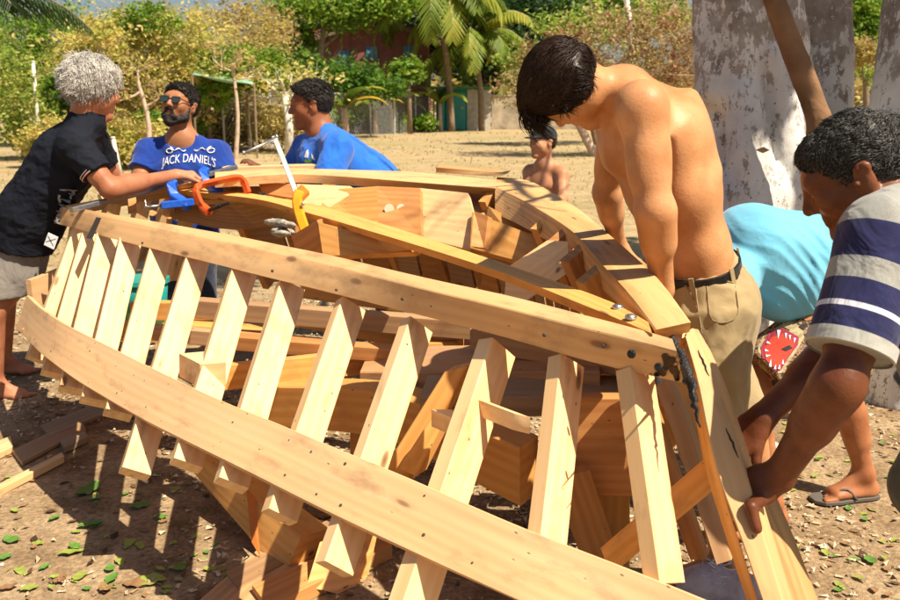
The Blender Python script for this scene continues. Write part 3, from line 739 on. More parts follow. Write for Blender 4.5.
def cloth(name, col, rough=.85, weave=700, amt=.12, fold=.5, fs_=14, sheen=.2):
    m, nt, b = newmat(name); L = nt.links
    tc = N(nt, 'ShaderNodeTexCoord'); n1 = N(nt, 'ShaderNodeTexNoise', i_Scale=7.0, i_Detail=6.0); L.new(tc.outputs['Object'], n1.inputs['Vector'])
    r = ramp(nt, [(.25, tuple(c*(1-amt) for c in col)), (.75, tuple(min(1, c*(1+amt)) for c in col))]); L.new(n1.outputs['Fac'], r.inputs['Fac'])
    L.new(r.outputs['Color'], b.inputs['Base Color']); b.inputs['Roughness'].default_value = rough
    b.inputs['Sheen Weight'].default_value = sheen; b.inputs['Specular IOR Level'].default_value = .15
    n2 = N(nt, 'ShaderNodeTexNoise', i_Scale=float(weave), i_Detail=2.0); L.new(tc.outputs['Object'], n2.inputs['Vector'])
    n3 = N(nt, 'ShaderNodeTexNoise', i_Scale=float(fs_), i_Detail=3.0, i_Distortion=.8); L.new(tc.outputs['Object'], n3.inputs['Vector'])
    bp = N(nt, 'ShaderNodeBump', i_Strength=.25, i_Distance=.001); L.new(n2.outputs['Fac'], bp.inputs['Height'])
    b2 = N(nt, 'ShaderNodeBump', i_Strength=fold, i_Distance=.03); L.new(n3.outputs['Fac'], b2.inputs['Height']); L.new(bp.outputs['Normal'], b2.inputs['Normal'])
    L.new(b2.outputs['Normal'], b.inputs['Normal']); return m
def hairmat(name, c1, c2, rough=.6):
    m, nt, b = newmat(name); L = nt.links
    tc = N(nt, 'ShaderNodeTexCoord'); n1 = N(nt, 'ShaderNodeTexNoise', i_Scale=240.0, i_Detail=3.0); L.new(tc.outputs['Object'], n1.inputs['Vector'])
    r = ramp(nt, [(.4, c1), (.64, c2)]); L.new(n1.outputs['Fac'], r.inputs['Fac']); L.new(r.outputs['Color'], b.inputs['Base Color'])
    b.inputs['Roughness'].default_value = rough; b.inputs['Specular IOR Level'].default_value = .25; return m
M_EYE = simple('eye_white', (.75, .72, .68), .2); M_PUPIL = simple('iris_dark', (.03, .015, .01), .15)
M_BROW = hairmat('dark_brow', (.012, .008, .006), (.03, .02, .015))
def eyes(T, parent, s=1.0, M=None):
    for q in (-1, 1):
        mb = MB()
        me = bpy.data.meshes.new('eye'); b = bmesh.new(); bmesh.ops.create_uvsphere(b, u_segments=14, v_segments=10, radius=.0128*s)
        bmesh.ops.translate(b, verts=b.verts, vec=T(q*.031, .0815, .010)); b.to_mesh(me); b.free()
        me.polygons.foreach_set('use_smooth', [True]*len(me.polygons)); e = link('eye', me, M_EYE, parent)
        mb.disc(T(q*.031, .0935, .009), M @ V((0, 1, 0)), .0055*s, .0014, 12, .8); mb.build('iris', M_PUPIL, e, smooth=True)
# ================================================================ PEOPLE
def D_(x, y, Y): return D(x, y, Y)
SK_BOY = skin('tanned_young_skin', (.62, .325, .155), (.50, .24, .10), sss=.08, rough=.46)
SK_DARK = skin('dark_brown_skin', (.19, .068, .03), (.11, .036, .016), rough=.42, sss=.06)
SK_MID = skin('brown_skin', (.40, .19, .10), (.32, .14, .07))
SK_PALE = skin('sunburnt_skin', (.50, .23, .13), (.40, .165, .09))
# ---------------------------------------------------------------- 1. shirtless youth bending over the bow
S = Sculpt(.0055)
pel = D_(701,292,2.46); wai = D_(692,246,2.44); mid = D_(672,188,2.43); che = D_(651,134,2.42); nb_ = D_(624,94,2.42)
lat = V((.12, -1, 0)).normalized()
S.econe(pel, wai, (.150, .105), (.125, .088), lat, .03)
S.econe(wai, mid, (.125, .084), (.155, .112), lat, .05)
S.econe(mid, che, (.155, .112), (.175, .122), lat, .05)
S.econe(che, nb_, (.17, .118), (.10, .066), lat, .05)
Ls_, Le_, Lw_ = D_(642,110,2.235), D_(654,206,2.19), D_(663,290,2.28)
Rs_, Re_, Rw_ = D_(617,118,2.60), D_(607,190,2.72), D_(617,243,2.86)
limb(S, Ls_, Le_, Lw_, (.049, .040, .029), .03)
limb(S, Rs_, Re_, Rw_, (.045, .036, .027), .03)
S.ell(Ls_+V((0, .0, .005)), (.056, .056, .062), None, .04)
S.ell(Rs_, (.054, .054, .06), None, .04)
S.cone(nb_, Ls_, .05, .045, .05); S.cone(nb_, Rs_, .05, .045, .05)
# shoulder blades, lats, spine furrow, biceps
back = (V((.62, 0, .5))).normalized()
S.ell(che.lerp(mid, .25)+lat*.085+back*.055, (.05, .04, .075), frame(lat, (mid-che)), .05)
S.ell(che.lerp(mid, .25)-lat*.085+back*.055, (.05, .04, .075), frame(lat, (mid-che)), .05)
S.cone(mid+back*.125, che+back*.135, .018, .022, .05, '-')
S.cone(wai+back*.108, mid+back*.118, .015, .018, .04, '-')
S.ell(Ls_.lerp(Le_, .55)+V((-.018, -.006, 0)), (.028, .028, .055), None, .03)
S.ell(Ls_.lerp(Le_, .5)+V((.022, .0, 0)), (.026, .026, .06), None, .03)
S.econe(che+V((-.095, -.03, -.03)), che+V((-.085, .10, -.04)), (.06, .03), (.06, .03), (0, 0, 1), .04)
S.cone(Ls_+V((.062, .01, -.085)), Ls_+V((.066, .02, -.20)), .010, .008, .03, '-')
S.cone(che+back*.10+lat*.05+V((0, 0, .03)), mid+back*.095+lat*.075, .022, .014, .04)
S.cone(Le_.lerp(Lw_, .08)+V((.01, 0, 0)), Le_.lerp(Lw_, .4)+V((.006, 0, 0)), .034, .03, .03)
hand(S, Lw_, (.02, .06, -.3), (.9, -.35, 0), 1, (.5, .6, .5), s=.95)
hand(S, Rw_, (.1, .05, -.3), (-.6, -.6, .1), -1, (.5, .6, .5), s=.95)
for hx, kx, ax_, dy in ((-.085, D_(712,432,2.36), D_(720,585,2.50), -1), (.085, D_(742,425,2.62), D_(756,560,2.78), 1)):
    h0 = pel-lat*hx*(1)+V((0, 0, -.06)); kk = V((kx.x, kx.y, .47)); aa = V((ax_.x, ax_.y, .09))
    S.cone(h0, kk, .085, .056, .04); S.cone(kk, aa, .052, .036, .03); S.cone(kk.lerp(aa, .15)+V((.02, 0, 0)), kk.lerp(aa, .45)+V((.02, 0, 0)), .05, .044, .03)
    foot(S, aa, (-1, .1)); 
    if dy < 0: kneeL, hipL = kk, h0
    else: kneeR, hipR = kk, h0
Mh = frame((-.36, .42, -.83), (-.86, -.12, .42)); Ch = D_(572, 86, 2.37)
Th = head(S, Ch, Mh, .93, nb_, .052)
def skin_disp(vs): return np.zeros_like(vs)
boy = S.build('person', SK_BOY); root_at(boy, (kneeL.x, kneeL.y, 0))
tag(boy, 'shirtless youth with shaggy dark hair and khaki shorts bending over the bow', 'person')
H_BOY = hairmat('dark_brown_hair', (.010, .006, .004), (.04, .020, .010), .42)
Sh = Sculpt(.006)
def TT(x, y, z): return Ch+Mh @ V((x*.94, y*.94, z*.94))
Sh.ell(TT(0, -.012, .046), (.086, .096, .090), Mh, .02); Sh.ell(TT(0, .045, .078), (.066, .055, .045), Mh, .03)
for q in (-1, 1): Sh.ell(TT(q*.066, -.02, .02), (.024, .06, .05), Mh, .02)
Sh.cone(TT(0, .088, .07), TT(0, .105, .035), .034, .018, .03)
Sh.cut(TT(0, .0, -.03), Mh @ V((0, .35, -1)), .01)
hc = Sh.build('hair', H_BOY, boy, disp=wrinkle(.0015, 30))
strands('hair_strands', hc, H_BOY, hc, 6500, lambda q: q.z > -.06,
        lambda q: ((q.x*3, 1.0, .25) if (q.z > .03 or q.y > .02) else (q.x*2, -.5, -1.0)), lambda q: .11 if q.z > .04 else .07, rad=.0012, lift=.0, M=Mh, C=Ch, clump=.22, grav=.10, seed=4, fuzz=.05, hug=.7)
strands('loose_hair_strands', hc, H_BOY, hc, 1300, lambda q: q.y < .03 or q.z < .03, lambda q: (q.x*3, -.2, -1.0), lambda q: .034, rad=.0010, lift=.18, M=Mh, C=Ch, clump=1.0, grav=.3, seed=14, fuzz=.22)
# fringe hanging from the forehead
Sf = MB(); rn = random.Random(11)
for i in range(300):
    r0 = TT(rn.uniform(-.055, .055), .086+rn.uniform(-.02, .008), .066+rn.uniform(-.02, .03))
    e = r0+V((-.012+rn.gauss(0, .012), rn.gauss(0, .01), -.0))
    tipp = r0+V((rn.uniform(-.004, .035), rn.gauss(0, .012), -rn.uniform(.03, .085)))
    midp = r0.lerp(tipp, .5)+V((-.02, 0, -.004))
    Sf.tube(crom([r0+V((0, 0, .012)), midp, tipp], 5), [.0022, .002, .0017, .0012, .0004], 3)
Sf.build('fringe', H_BOY, hc, smooth=True)
eyes(Th, boy, .98, Mh)
# khaki shorts
KH = cloth('khaki_cotton', (.37, .28, .145), amt=.22, fold=.10, fs_=22)
S = Sculpt(.007)
b0 = wai.lerp(pel, .35)
S.econe(b0, pel, (.142, .103), (.166, .124), lat, .03)
for h0, kk in ((hipL, kneeL), (hipR, kneeR)):
    e = h0.lerp(kk, .86); S.econe(h0, e, (.098, .104), (.088, .092), lat, .04)
S.ell(pel+V((.045, 0, -.05)), (.105, .16, .11), None, .05)
upd = (b0-pel).normalized()
S.cut(b0, upd, .003); S.cut((0, 0, .555), (-.12, 0, -1), .003)
sh = S.build('shorts', KH, boy, disp=wrinkle(.013, 12, 3, (1, 1, .8)))
BELT = simple('black_leather', (.015, .014, .014), .35, 0, .5, .2, 80, .2)
def ring_strap(name, c, upv, latv, w, d, h, th, mat, parent, a0=0, a1=2*math.pi, n=48):
    u = V(upv).normalized(); l = V(latv); l = (l-u*l.dot(u)).normalized(); f = u.cross(l); vs = []; fs_ = []
    for i in range(n+1):
        a = a0+(a1-a0)*i/n; di = l*math.cos(a)*1; dj = f*math.sin(a)
        p = V(c)+l*math.cos(a)*w+f*math.sin(a)*d; o = (l*math.cos(a)/w+f*math.sin(a)/d).normalized()
        for (x, y) in ((0, -h/2), (th, -h/2+.002), (th, h/2-.002), (0, h/2)): vs.append(p+o*x+u*y)
    for i in range(n):
        for j in range(4): fs_.append((i*4+j, i*4+(j+1) % 4, i*4+4+(j+1) % 4, i*4+4+j))
    return mesh(name, vs, fs_, mat, parent)
bc = b0-upd*.012
ring_strap('belt', bc, upd, lat, .147, .108, .034, .006, BELT, boy)
ring_strap('belt', bc-upd*.03+V((0, 0, 0)), upd, lat, .150, .111, .02, .004, BELT, boy, -.9, 1.0, 24)
for a in (.35, 1.4, 2.4, -.6, -1.6, -2.6):
    l = (lat-upd*lat.dot(upd)).normalized(); f = upd.cross(l); p = bc+l*math.cos(a)*.155+f*math.sin(a)*.116
    mb = MB(); o = (l*math.cos(a)+f*math.sin(a)).normalized(); t_ = o.cross(upd)
    mb.box((0, 0, 0), (.013, .004, .052), None); 
    Mx = Matrix((t_, o, upd)).transposed(); mb.v = [p+Mx @ q for q in mb.v]; mb.build('belt_loop', KH, sh)
bvk = bvh_of(sh)
def seam(name, pts, surf_bv, mat, parent, r=.0022):
    P = []
    for p in crom([V((x, y, 0)) for x, y in pts], 14):
        d = ray(p.x, p.y).normalized(); h = surf_bv.ray_cast(V((0, 0, CH)), d)
        if h[0] is not None: P.append(h[0]+h[1]*.001)
    if len(P) > 2: mb = MB(); mb.tube(P, r, 5); mb.build(name, mat, parent, smooth=True)
SEAM = cloth('khaki_seam', (.30, .22, .12))
seam('side_seam', [(694,268),(697,300),(704,345),(716,405)], bvk, SEAM, sh); seam('pocket_seam', [(704,284),(722,281),(733,283)], bvk, SEAM, sh); seam('pocket_seam', [(707,286),(711,318),(728,322),(738,312),(735,286)], bvk, SEAM, sh, .0016); seam('pocket_seam', [(680,278),(690,292),(694,300)], bvk, SEAM, sh)
# nipple
mb = MB(); pn = che+V((-.1, -.07, -.06)); 
# ---------------------------------------------------------------- 2. man in the striped polo, gripping the stem
S = Sculpt(.0046)
latR = V((.25, -1, 0)).normalized()
pelR = D_(1003,415,2.02); cheR = D_(935,262,1.93); nbR = D_(890,205,1.92); waiR = pelR.lerp(cheR, .45)
S.econe(pelR, waiR, (.17, .12), (.155, .125), latR, .04); S.econe(waiR, cheR, (.155, .125), (.175, .125), latR, .05); S.econe(cheR, nbR, (.17, .12), (.09, .065), latR, .05)
Ls2, Le2, Lw2 = D_(884,238,1.73), D_(840,382,1.62), D_(779,476,1.71)
Rs2, Re2, Rw2 = D_(880,245,2.10), D_(838,345,2.10), D_(762,418,1.98)
limb(S, Ls2, Le2, Lw2, (.052, .043, .030), .025, 1.0); limb(S, Rs2, Re2, Rw2, (.050, .042, .030), .025, 1.0)
S.ell(Ls2, (.065, .062, .068), None, .04); S.ell(Rs2, (.065, .062, .068), None, .04)
S.cone(nbR, Ls2, .055, .05, .05); S.cone(nbR, Rs2, .055, .05, .05)
MhR = frame((-.80, .32, -.52), (-.42, .14, .90)); ChR = D_(858, 175, 1.93)
ThR = head(S, ChR, MhR, 1.06, nbR, .06)
# near hand: knuckles up on the edge of the stem, thumb laid down its face
Wd = (D_(752,488,1.725)-Lw2).normalized(); w = Lw2; nn = V((.25, -.75, .62)); nn = (nn-Wd*nn.dot(Wd)).normalized(); tt = V((0, 0, -1)); tt = (tt-Wd*tt.dot(Wd)-nn*tt.dot(nn)).normalized()
S.econe(w, w+Wd*.035, (.031, .024), (.036, .022), tt, .02); S.econe(w+Wd*.035, w+Wd*.072, (.038, .022), (.042, .018), tt, .015)
kb0 = w+Wd*.074
for i, o in enumerate((.026, .008, -.011, -.029)):
    p = kb0+tt*o+nn*.004; ang = .9
    for q, L_ in enumerate((.040, .026, .02)):
        v = Wd*math.cos(ang)-nn*math.sin(ang)*.95+tt*.12; e = p+v.normalized()*L_
        S.cone(p, e, .0098-.0008*q, .0092-.0008*q, .006 if q else .01); p = e; ang += .75
def on_stem(x, y, off):
    d = ray(x, y).normalized(); h = stv.ray_cast(V((0, 0, CH)), d)
    return (h[0] if h[0] is not None else D(x, y, 1.70))-d*off
th0 = w+Wd*.045+tt*.022; th1 = on_stem(751,507,.016); th2 = on_stem(757,529,.011)
S.cone(th0, th1, .018, .0135, .015); S.cone(th1, th2, .0128, .0108, .006)
for i, o in enumerate((.022, .006, -.010, -.026)):
    kq = w+Wd*.070+tt*o+nn*.016; S.ell(kq, (.009, .009, .009), None, .010); S.cone(kq, w+Wd*.02+tt*o*.4+nn*.018, .0045, .003, .006)
# far hand
hand(S, Rw2, (-.8, -.15, -.75), (-.3, -.6, .6), -1, (.5, .7, .5), s=1.02)
for hx, kx, ax_ in ((1, D_(1000,560,1.8), None), (-1, D_(1060,540,2.2), None)):
    h0 = pelR+latR*.09*hx+V((0, 0, -.08)); kk = V((h0.x-.08, h0.y, .50)); aa = V((h0.x+.02, h0.y, .09))
    S.cone(h0, kk, .095, .062, .04); S.cone(kk, aa, .058, .038, .03); foot(S, aa, (-1, .1))
polo = S.build('person', SK_DARK); root_at(polo, (pelR.x, pelR.y, 0))
tag(polo, 'greying man in a navy and grey striped polo gripping the boat stem', 'person')
eyes(ThR, polo, 1.06, MhR)
# polo shirt: stripes follow a per-vertex distance down the sleeve / torso
ms, nts, bs = newmat('striped_jersey'); Lk = nts.links
at = N(nts, 'ShaderNodeAttribute', attribute_name='stripe')
navy, gy, wh = (.020, .022, .080), (.31, .31, .285), (.62, .62, .68)
sr = ramp(nts, [(0, gy), (.17, navy), (.35, gy), (.46, navy), (.575, wh), (.605, navy), (.73, gy), (.985, navy)], 'CONSTANT')
Lk.new(at.outputs['Fac'], sr.inputs['Fac'])
tcx = N(nts, 'ShaderNodeTexCoord'); nx_ = N(nts, 'ShaderNodeTexNoise', i_Scale=420.0, i_Detail=2.0); Lk.new(tcx.outputs['Object'], nx_.inputs['Vector'])
hv = ramp(nts, [(.3, (.8, .8, .8)), (.7, (1.1, 1.1, 1.1))]); Lk.new(nx_.outputs['Fac'], hv.inputs['Fac'])
mm = N(nts, 'ShaderNodeMix', data_type='RGBA', blend_type='MULTIPLY'); mm.inputs['Factor'].default_value = 1; Lk.new(sr.outputs['Color'], mm.inputs['A']); Lk.new(hv.outputs['Color'], mm.inputs['B'])
Lk.new(mm.outputs['Result'], bs.inputs['Base Color']); bs.inputs['Roughness'].default_value = .85; bs.inputs['Sheen Weight'].default_value = .15; bs.inputs['Specular IOR Level'].default_value = .15
n3 = N(nts, 'ShaderNodeTexNoise', i_Scale=9.0, i_Detail=3.0, i_Distortion=1.0); Lk.new(tcx.outputs['Object'], n3.inputs['Vector'])
b2 = N(nts, 'ShaderNodeBump', i_Strength=.6, i_Distance=.03); Lk.new(n3.outputs['Fac'], b2.inputs['Height']); Lk.new(b2.outputs['Normal'], bs.inputs['Normal'])
S = Sculpt(.006)
S.econe(pelR+V((.0, 0, .02)), waiR, (.205, .165), (.19, .16), latR, .04); S.econe(waiR, cheR, (.19, .155), (.195, .145), latR, .05); S.econe(cheR, nbR+V((.02, 0, -.01)), (.195, .14), (.10, .085), latR, .05)
S.cone(nbR+V((.01, 0, -.015)), Ls2, .068, .072, .05); S.cone(nbR+V((.01, 0, -.015)), Rs2, .068, .072, .05)
LsE = Ls2.lerp(Le2, .80); RsE = Rs2.lerp(Re2, .75)
S.cone(Ls2, LsE, .080, .078, .04); S.cone(Rs2, RsE, .078, .075, .04)
dl = (Le2-Ls2).normalized(); cutp = Ls2.lerp(Le2, .80)
S.boxcut(V(cutp)-V((.14, .14, .12)), V(cutp)+V((.12, .14, .22)), cutp, dl, .003)
cut2 = Rs2.lerp(Re2, .75); dr_ = (Re2-Rs2).normalized(); S.boxcut(V(cut2)-V((.14, .10, .12)), V(cut2)+V((.14, .12, .1)), cut2, dr_, .003)
axT = (pelR-nbR).normalized()
def stripe(vs):
    A = np.array(Ls2+V((0, 0, .07))); d1 = np.array(dl); tA = (vs-A)@d1
    dist = np.linalg.norm(vs-A-np.outer(np.clip(tA, 0, .4), d1), axis=1)
    A2 = np.array(Rs2+V((0, 0, .07))); d2 = np.array(dr_); tB = (vs-A2)@d2; dist2 = np.linalg.norm(vs-A2-np.outer(np.clip(tB, 0, .4), d2), axis=1)
    tT = (vs-np.array(nbR))@np.array(axT)
    s1 = tA/.40+.02; s3 = (tT/.52+.16) % .98; s2 = tB/.4
    out = np.where(dist < .095, s1, s3); out = np.where((dist2 < .09) & (dist2 < dist), s2, out)
    return np.clip(out, .001, .999)
ps = S.build('polo_shirt', ms, polo, disp=wrinkle(.005, 9, 8, (1, 1, .6)), attr={'stripe': stripe})
S = Sculpt(.0055); cdir = (ChR-nbR).normalized()
S.cone(nbR+cdir*.0, nbR+cdir*.045, .085, .074, .02); S.cone(nbR-cdir*.05, nbR+cdir*.1, .066, .060, .004, '-')
GC = cloth('grey_knit', (.40, .40, .36)); S.build('collar', GC, ps, disp=wrinkle(.002, 20))
# sleeve cuff
lat2 = dl.orthogonal().normalized(); 
ring_strap('sleeve_cuff', cutp-dl*.012, dl, lat2, .0785, .0785, .03, .004, GC, ps)
TR = cloth('dark_trousers', (.10, .11, .09))
S = Sculpt(.01)
for hx in (1, -1):
    h0 = pelR+latR*.09*hx+V((0, 0, -.08)); kk = V((h0.x-.08, h0.y, .50)); S.cone(h0, kk, .115, .095, .04)
S.econe(pelR+V((0, 0, -.03)), pelR+V((0, 0, -.1)), (.185, .14), (.19, .15), latR, .04)
S.cut((0, 0, .42), (0, 0, -1)); S.build('trousers', TR, polo, disp=wrinkle(.005, 10))
H_POLO = hairmat('greying_black_hair', (.008, .008, .008), (.13, .125, .115), .42)
S = Sculpt(.006); q_ = lambda x, y, z: ChR+MhR @ V((x*1.06, y*1.06, z*1.06))
S.ell(q_(0, -.018, .042), (.086, .106, .088), MhR, .02); S.ell(q_(0, -.06, -.01), (.066, .045, .045), MhR, .03); S.ell(q_(0, .045, .075), (.06, .045, .032), MhR, .03)
S.cut(q_(0, 0, -.035), MhR @ V((0, .45, -1)), .01); S.boxcut(q_(0,0,0)-V((.2,.2,.2)), q_(0,0,0)+V((.2,.2,.2)), q_(0, .072, .04), MhR @ V((0, 1, -.55)), .01)
S.ell(q_(-.0, -.088, .098), (.028, .024, .024), MhR, .008, '-')
def hd(vs):
    out = np.zeros_like(vs)
    for i, v in enumerate(vs): out[i] = np.array(noise.noise_vector(V(v)*60))*.0045
    return out
hp = S.build('hair', H_POLO, polo, disp=hd)
strands('hair_strands', hp, H_POLO, hp, 9000, lambda q: True, lambda q: (q.x*2+.25*math.sin(q.z*60), .75, -.35-q.y*3), lambda q: .034, rad=.00085, lift=.25, M=MhR, C=ChR, clump=.8, curlamp=.2, seed=9, fuzz=.12, hug=.6)
# ---------------------------------------------------------------- 3. bent man in the turquoise shirt
S = Sculpt(.007)
latC = V((.25, -.95, .1)).normalized()
pc = D_(848,292,3.05); wc = D_(800,262,3.02); cc = D_(752,250,3.0); nc = D_(712,272,3.02)
S.econe(pc, wc, (.155, .12), (.15, .13), latC, .05); S.econe(wc, cc, (.15, .13), (.165, .13), latC, .05); S.econe(cc, nc, (.16, .12), (.08, .06), latC, .05)
McH = frame((-.55, .1, -.8), (-.8, .1, .55)); CcH = D_(688, 285, 3.02); head(S, CcH, McH, 1.0, nc, .055)
for q, sh_, el_, wr_ in ((1, D_(735,275,2.84), D_(728,345,2.80), D_(708,400,2.75)), (-1, D_(738,268,3.18), D_(722,330,3.22), D_(700,390,3.15))):
    limb(S, sh_, el_, wr_, (.05, .04, .03), .03); S.ell(sh_, (.06, .06, .06), None, .04); hand(S, wr_, (-.3, -.1, -.9), (-.5, -.7, 0), q, (.4, .5, .4))
hC1 = pc+latC*.08+V((-.01, 0, -.06)); kC1 = D_(752,388,2.86); aC1 = V((kC1.x+.13, kC1.y-.02, .09))
hC2 = pc-latC*.08+V((0, 0, -.06)); kC2 = D_(846,405,3.12); aC2 = D_(863,487,3.12); aC2 = V((aC2.x, aC2.y, .10))
hC2 = pc-latC*.02+V((0, 0, -.06))
S.cone(hC1, kC1, .085, .058, .04); S.cone(kC1, aC1+V((-.02, .05, 0)), .052, .036, .03); foot(S, aC1+V((-.02, .05, 0)), (-1, .05))
S.cone(hC2, kC2, .085, .052, .04); S.cone(kC2, aC2, .048, .034, .03); S.cone(kC2.lerp(aC2, .12)+V((.018, 0, 0)), kC2.lerp(aC2, .5)+V((.012, 0, 0)), .046, .040, .03)
foot(S, aC2, (-1, -.18), 1.0)
SK_C = skin('mid_brown_skin', (.46, .21, .10), (.36, .15, .07))  # mid brown base colour with random mottling
cy = S.build('person', SK_C); root_at(cy, (aC2.x, aC2.y, 0))
tag(cy, 'man in a plain turquoise shirt and animal print shorts bent double behind the bow', 'person')
CY = cloth('turquoise_cotton', (.15, .46, .64), amt=.06, fold=.2, fs_=12)
S = Sculpt(.007)
S.econe(pc+V((.0, 0, .0)), wc, (.18, .145), (.178, .158), latC, .05); S.econe(wc, cc, (.178, .158), (.19, .150), latC, .06); S.econe(cc, nc, (.185, .14), (.09, .075), latC, .05)
for sh_, el_ in ((D_(735,275,2.84), D_(728,345,2.80)), (D_(738,268,3.18), D_(722,330,3.22))): S.cone(sh_, sh_.lerp(el_, .7), .078, .075, .04)
S.ell(D_(790,285,2.95), (.16, .12, .13), None, .06)
S.cut(D_(868,330,3.0), V((.75, 0, -.66)), .004)
def folds(vs):
    out = np.zeros_like(vs)
    for i, v in enumerate(vs):
        t = v[0]*.8+v[2]*.75+.05*noise.noise(V(v)*6); low = min(1, max(0, (1.07-v[2])/.12))
        r = (1-1.6*abs(math.sin(t*34+4*noise.noise(V(v)*4))))*.6+.4*(1-1.6*abs(math.sin(t*61+5*noise.noise(V(v)*5+V((3,3,3))))))
        out[i] = np.array((-.2, -.8, .3))*r*.010*(low*.75+.25)+np.array(noise.noise_vector(V(v)*9))*.004
    return out
S.build('shirt', CY, cy, disp=folds)
# patterned shorts with a snarling beast print
mt, nt2, bt = newmat('animal_print_cloth'); Lt = nt2.links
tct = N(nt2, 'ShaderNodeTexCoord'); mp = N(nt2, 'ShaderNodeMapping'); mp.inputs['Scale'].default_value = (1, 1, 1.6); Lt.new(tct.outputs['Object'], mp.inputs['Vector'])
v1 = N(nt2, 'ShaderNodeTexNoise', i_Scale=17.0, i_Detail=3.0, i_Distortion=2.2); Lt.new(mp.outputs['Vector'], v1.inputs['Vector'])
r1 = ramp(nt2, [(.0, (.02, .02, .02)), (.42, (.02, .02, .02)), (.45, (.10, .035, .02)), (.49, (.42, .33, .18)), (.53, (.38, .10, .025)), (.58, (.05, .03, .02)), (.62, (.45, .38, .24)), (.67, (.13, .05, .03))], 'LINEAR'); Lt.new(v1.outputs['Fac'], r1.inputs['Fac']); Lt.new(r1.outputs['Color'], bt.inputs['Base Color']); bt.inputs['Roughness'].default_value = .8
S = Sculpt(.007)
S.econe(pc+V((-.01, 0, -.02)), pc+V((0, 0, -.09)), (.18, .14), (.175, .15), latC, .05)
S.cone(hC1, kC1.lerp(hC1, .08), .14, .125, .04); S.cone(hC2, hC2.lerp(kC2, .55), .11, .1, .04)
S.boxcut(kC1-V((.25, .25, .25)), kC1+V((.2, .25, .25)), kC1.lerp(hC1, .10), (kC1-hC1), .004); 
so_ = S.build('shorts', mt, cy, disp=wrinkle(.005, 12, 2))
# ---------------------------------------------------------------- lettering laid onto a cloth surface
def bvh_world(o):
    off = V((0, 0, 0)); p = o
    while p: off += p.location; p = p.parent
    me = o.data; return BVHTree.FromPolygons([v.co+off for v in me.vertices], [tuple(p.vertices) for p in me.polygons])
def project(verts, bv, n, lift=.003):
    out = []
    for p in verts:
        h = bv.ray_cast(p+n*.35, -n)
        out.append((h[0]+n*lift) if h[0] is not None else p)
    return out
def text_on(name, s, surf, c, right, up, size, mat, arch=0.0, squash=1.0, stretch=1.0, lift=.0035):
    cu = bpy.data.curves.new(name, 'FONT'); cu.body = s; cu.size = 1; cu.align_x = 'CENTER'; cu.align_y = 'CENTER'; cu.resolution_u = 3
    o = bpy.data.objects.new(name, cu); COL.objects.link(o); dg = bpy.context.evaluated_depsgraph_get()
    me = bpy.data.meshes.new_from_object(o.evaluated_get(dg)); bpy.data.objects.remove(o)
    b = bmesh.new(); b.from_mesh(me); bmesh.ops.triangulate(b, faces=b.faces[:]); bmesh.ops.subdivide_edges(b, edges=b.edges[:], cuts=1)
    r = V(right).normalized(); u = V(up); u = (u-r*u.dot(r)).normalized(); n = r.cross(u)
    if n.dot(V((0, 0, CH))-V(c)) < 0: n = -n
    pts = []
    for v in b.verts:
        x, y = v.co.x*stretch, v.co.y*squash
        y *= 1+.25*arch*0; pts.append(V(c)+r*x*size+u*(y*size-arch*(x*size)**2))
    bv = bvh_world(surf); q = project(pts, bv, n, lift)
    for v, p in zip(b.verts, q): v.co = p
    me2 = bpy.data.meshes.new(name); b.to_mesh(me2); b.free()
    return link(name, me2, mat, surf)
WHITE_PR = simple('white_print', (.72, .74, .76), .8)
# ---------------------------------------------------------------- 4. grey haired man at the stern
def Dg(x, y, Y): return D(x, y, Y+.36)
S = Sculpt(.007)
latG = V((-.35, 1, 0)).normalized()      # towards his left
pg = Dg(14,262,4.02); wg = Dg(32,214,4.0); cg = Dg(66,160,3.98); ng = Dg(86,124,3.97)
S.econe(pg, wg, (.17, .12), (.155, .12), latG, .05); S.econe(wg, cg, (.155, .12), (.175, .12), latG, .05); S.econe(cg, ng, (.17, .11), (.09, .06), latG, .05)
g1, g2, g3 = Dg(74,146,3.80), Dg(110,189,3.78), Dg(176,175,4.12)
h1, h2, h3 = Dg(92,142,4.15), Dg(116,184,4.32), Dg(168,178,4.45)
limb(S, g1, g2, g3, (.048, .043, .029), .03); limb(S, h1, h2, h3, (.048, .041, .029), .03)
S.ell(g1, (.06,.06,.06), None, .04); S.ell(h1, (.06,.06,.06), None, .04); S.cone(ng, g1, .05, .05, .05); S.cone(ng, h1, .05, .05, .05)
hand(S, g3, (.9, .35, .05), (0, -.2, .95), 1, (.7, .9, .6), s=1.0); hand(S, h3, (.9, -.1, -.1), (0, -.3, .95), -1, (.7, .9, .6), s=1.0)
Mg = frame((.66, .72, -.22), (.12, .1, 1)); Cg = Dg(93, 90, 3.97); Tg = head(S, Cg, Mg, 1.12, ng, .056)
for q, kx, ax_ in ((-1, V((-2.20, 4.22, .46)), V((-2.24, 4.24, .09))), (1, V((-2.32, 4.6, .48)), V((-2.4, 4.66, .09)))):
    h0 = pg+latG*.085*q+V((0, 0, -.06)); S.cone(h0, kx, .09, .058, .04); S.cone(kx, ax_, .054, .037, .03); S.cone(kx.lerp(ax_, .12)-V((.02, 0, 0)), kx.lerp(ax_, .45)-V((.015, 0, 0)), .052, .045, .03); foot(S, ax_, (1, .1))
gm_ = S.build('person', SK_PALE); root_at(gm_, (pg.x, pg.y, 0)); tag(gm_, 'grey haired man in a black shirt leaning over the stern with his arm outstretched', 'person')
BLK = cloth('black_jersey', (.009, .011, .018), amt=.2, fold=.6, fs_=8, sheen=.0)
S = Sculpt(.007)
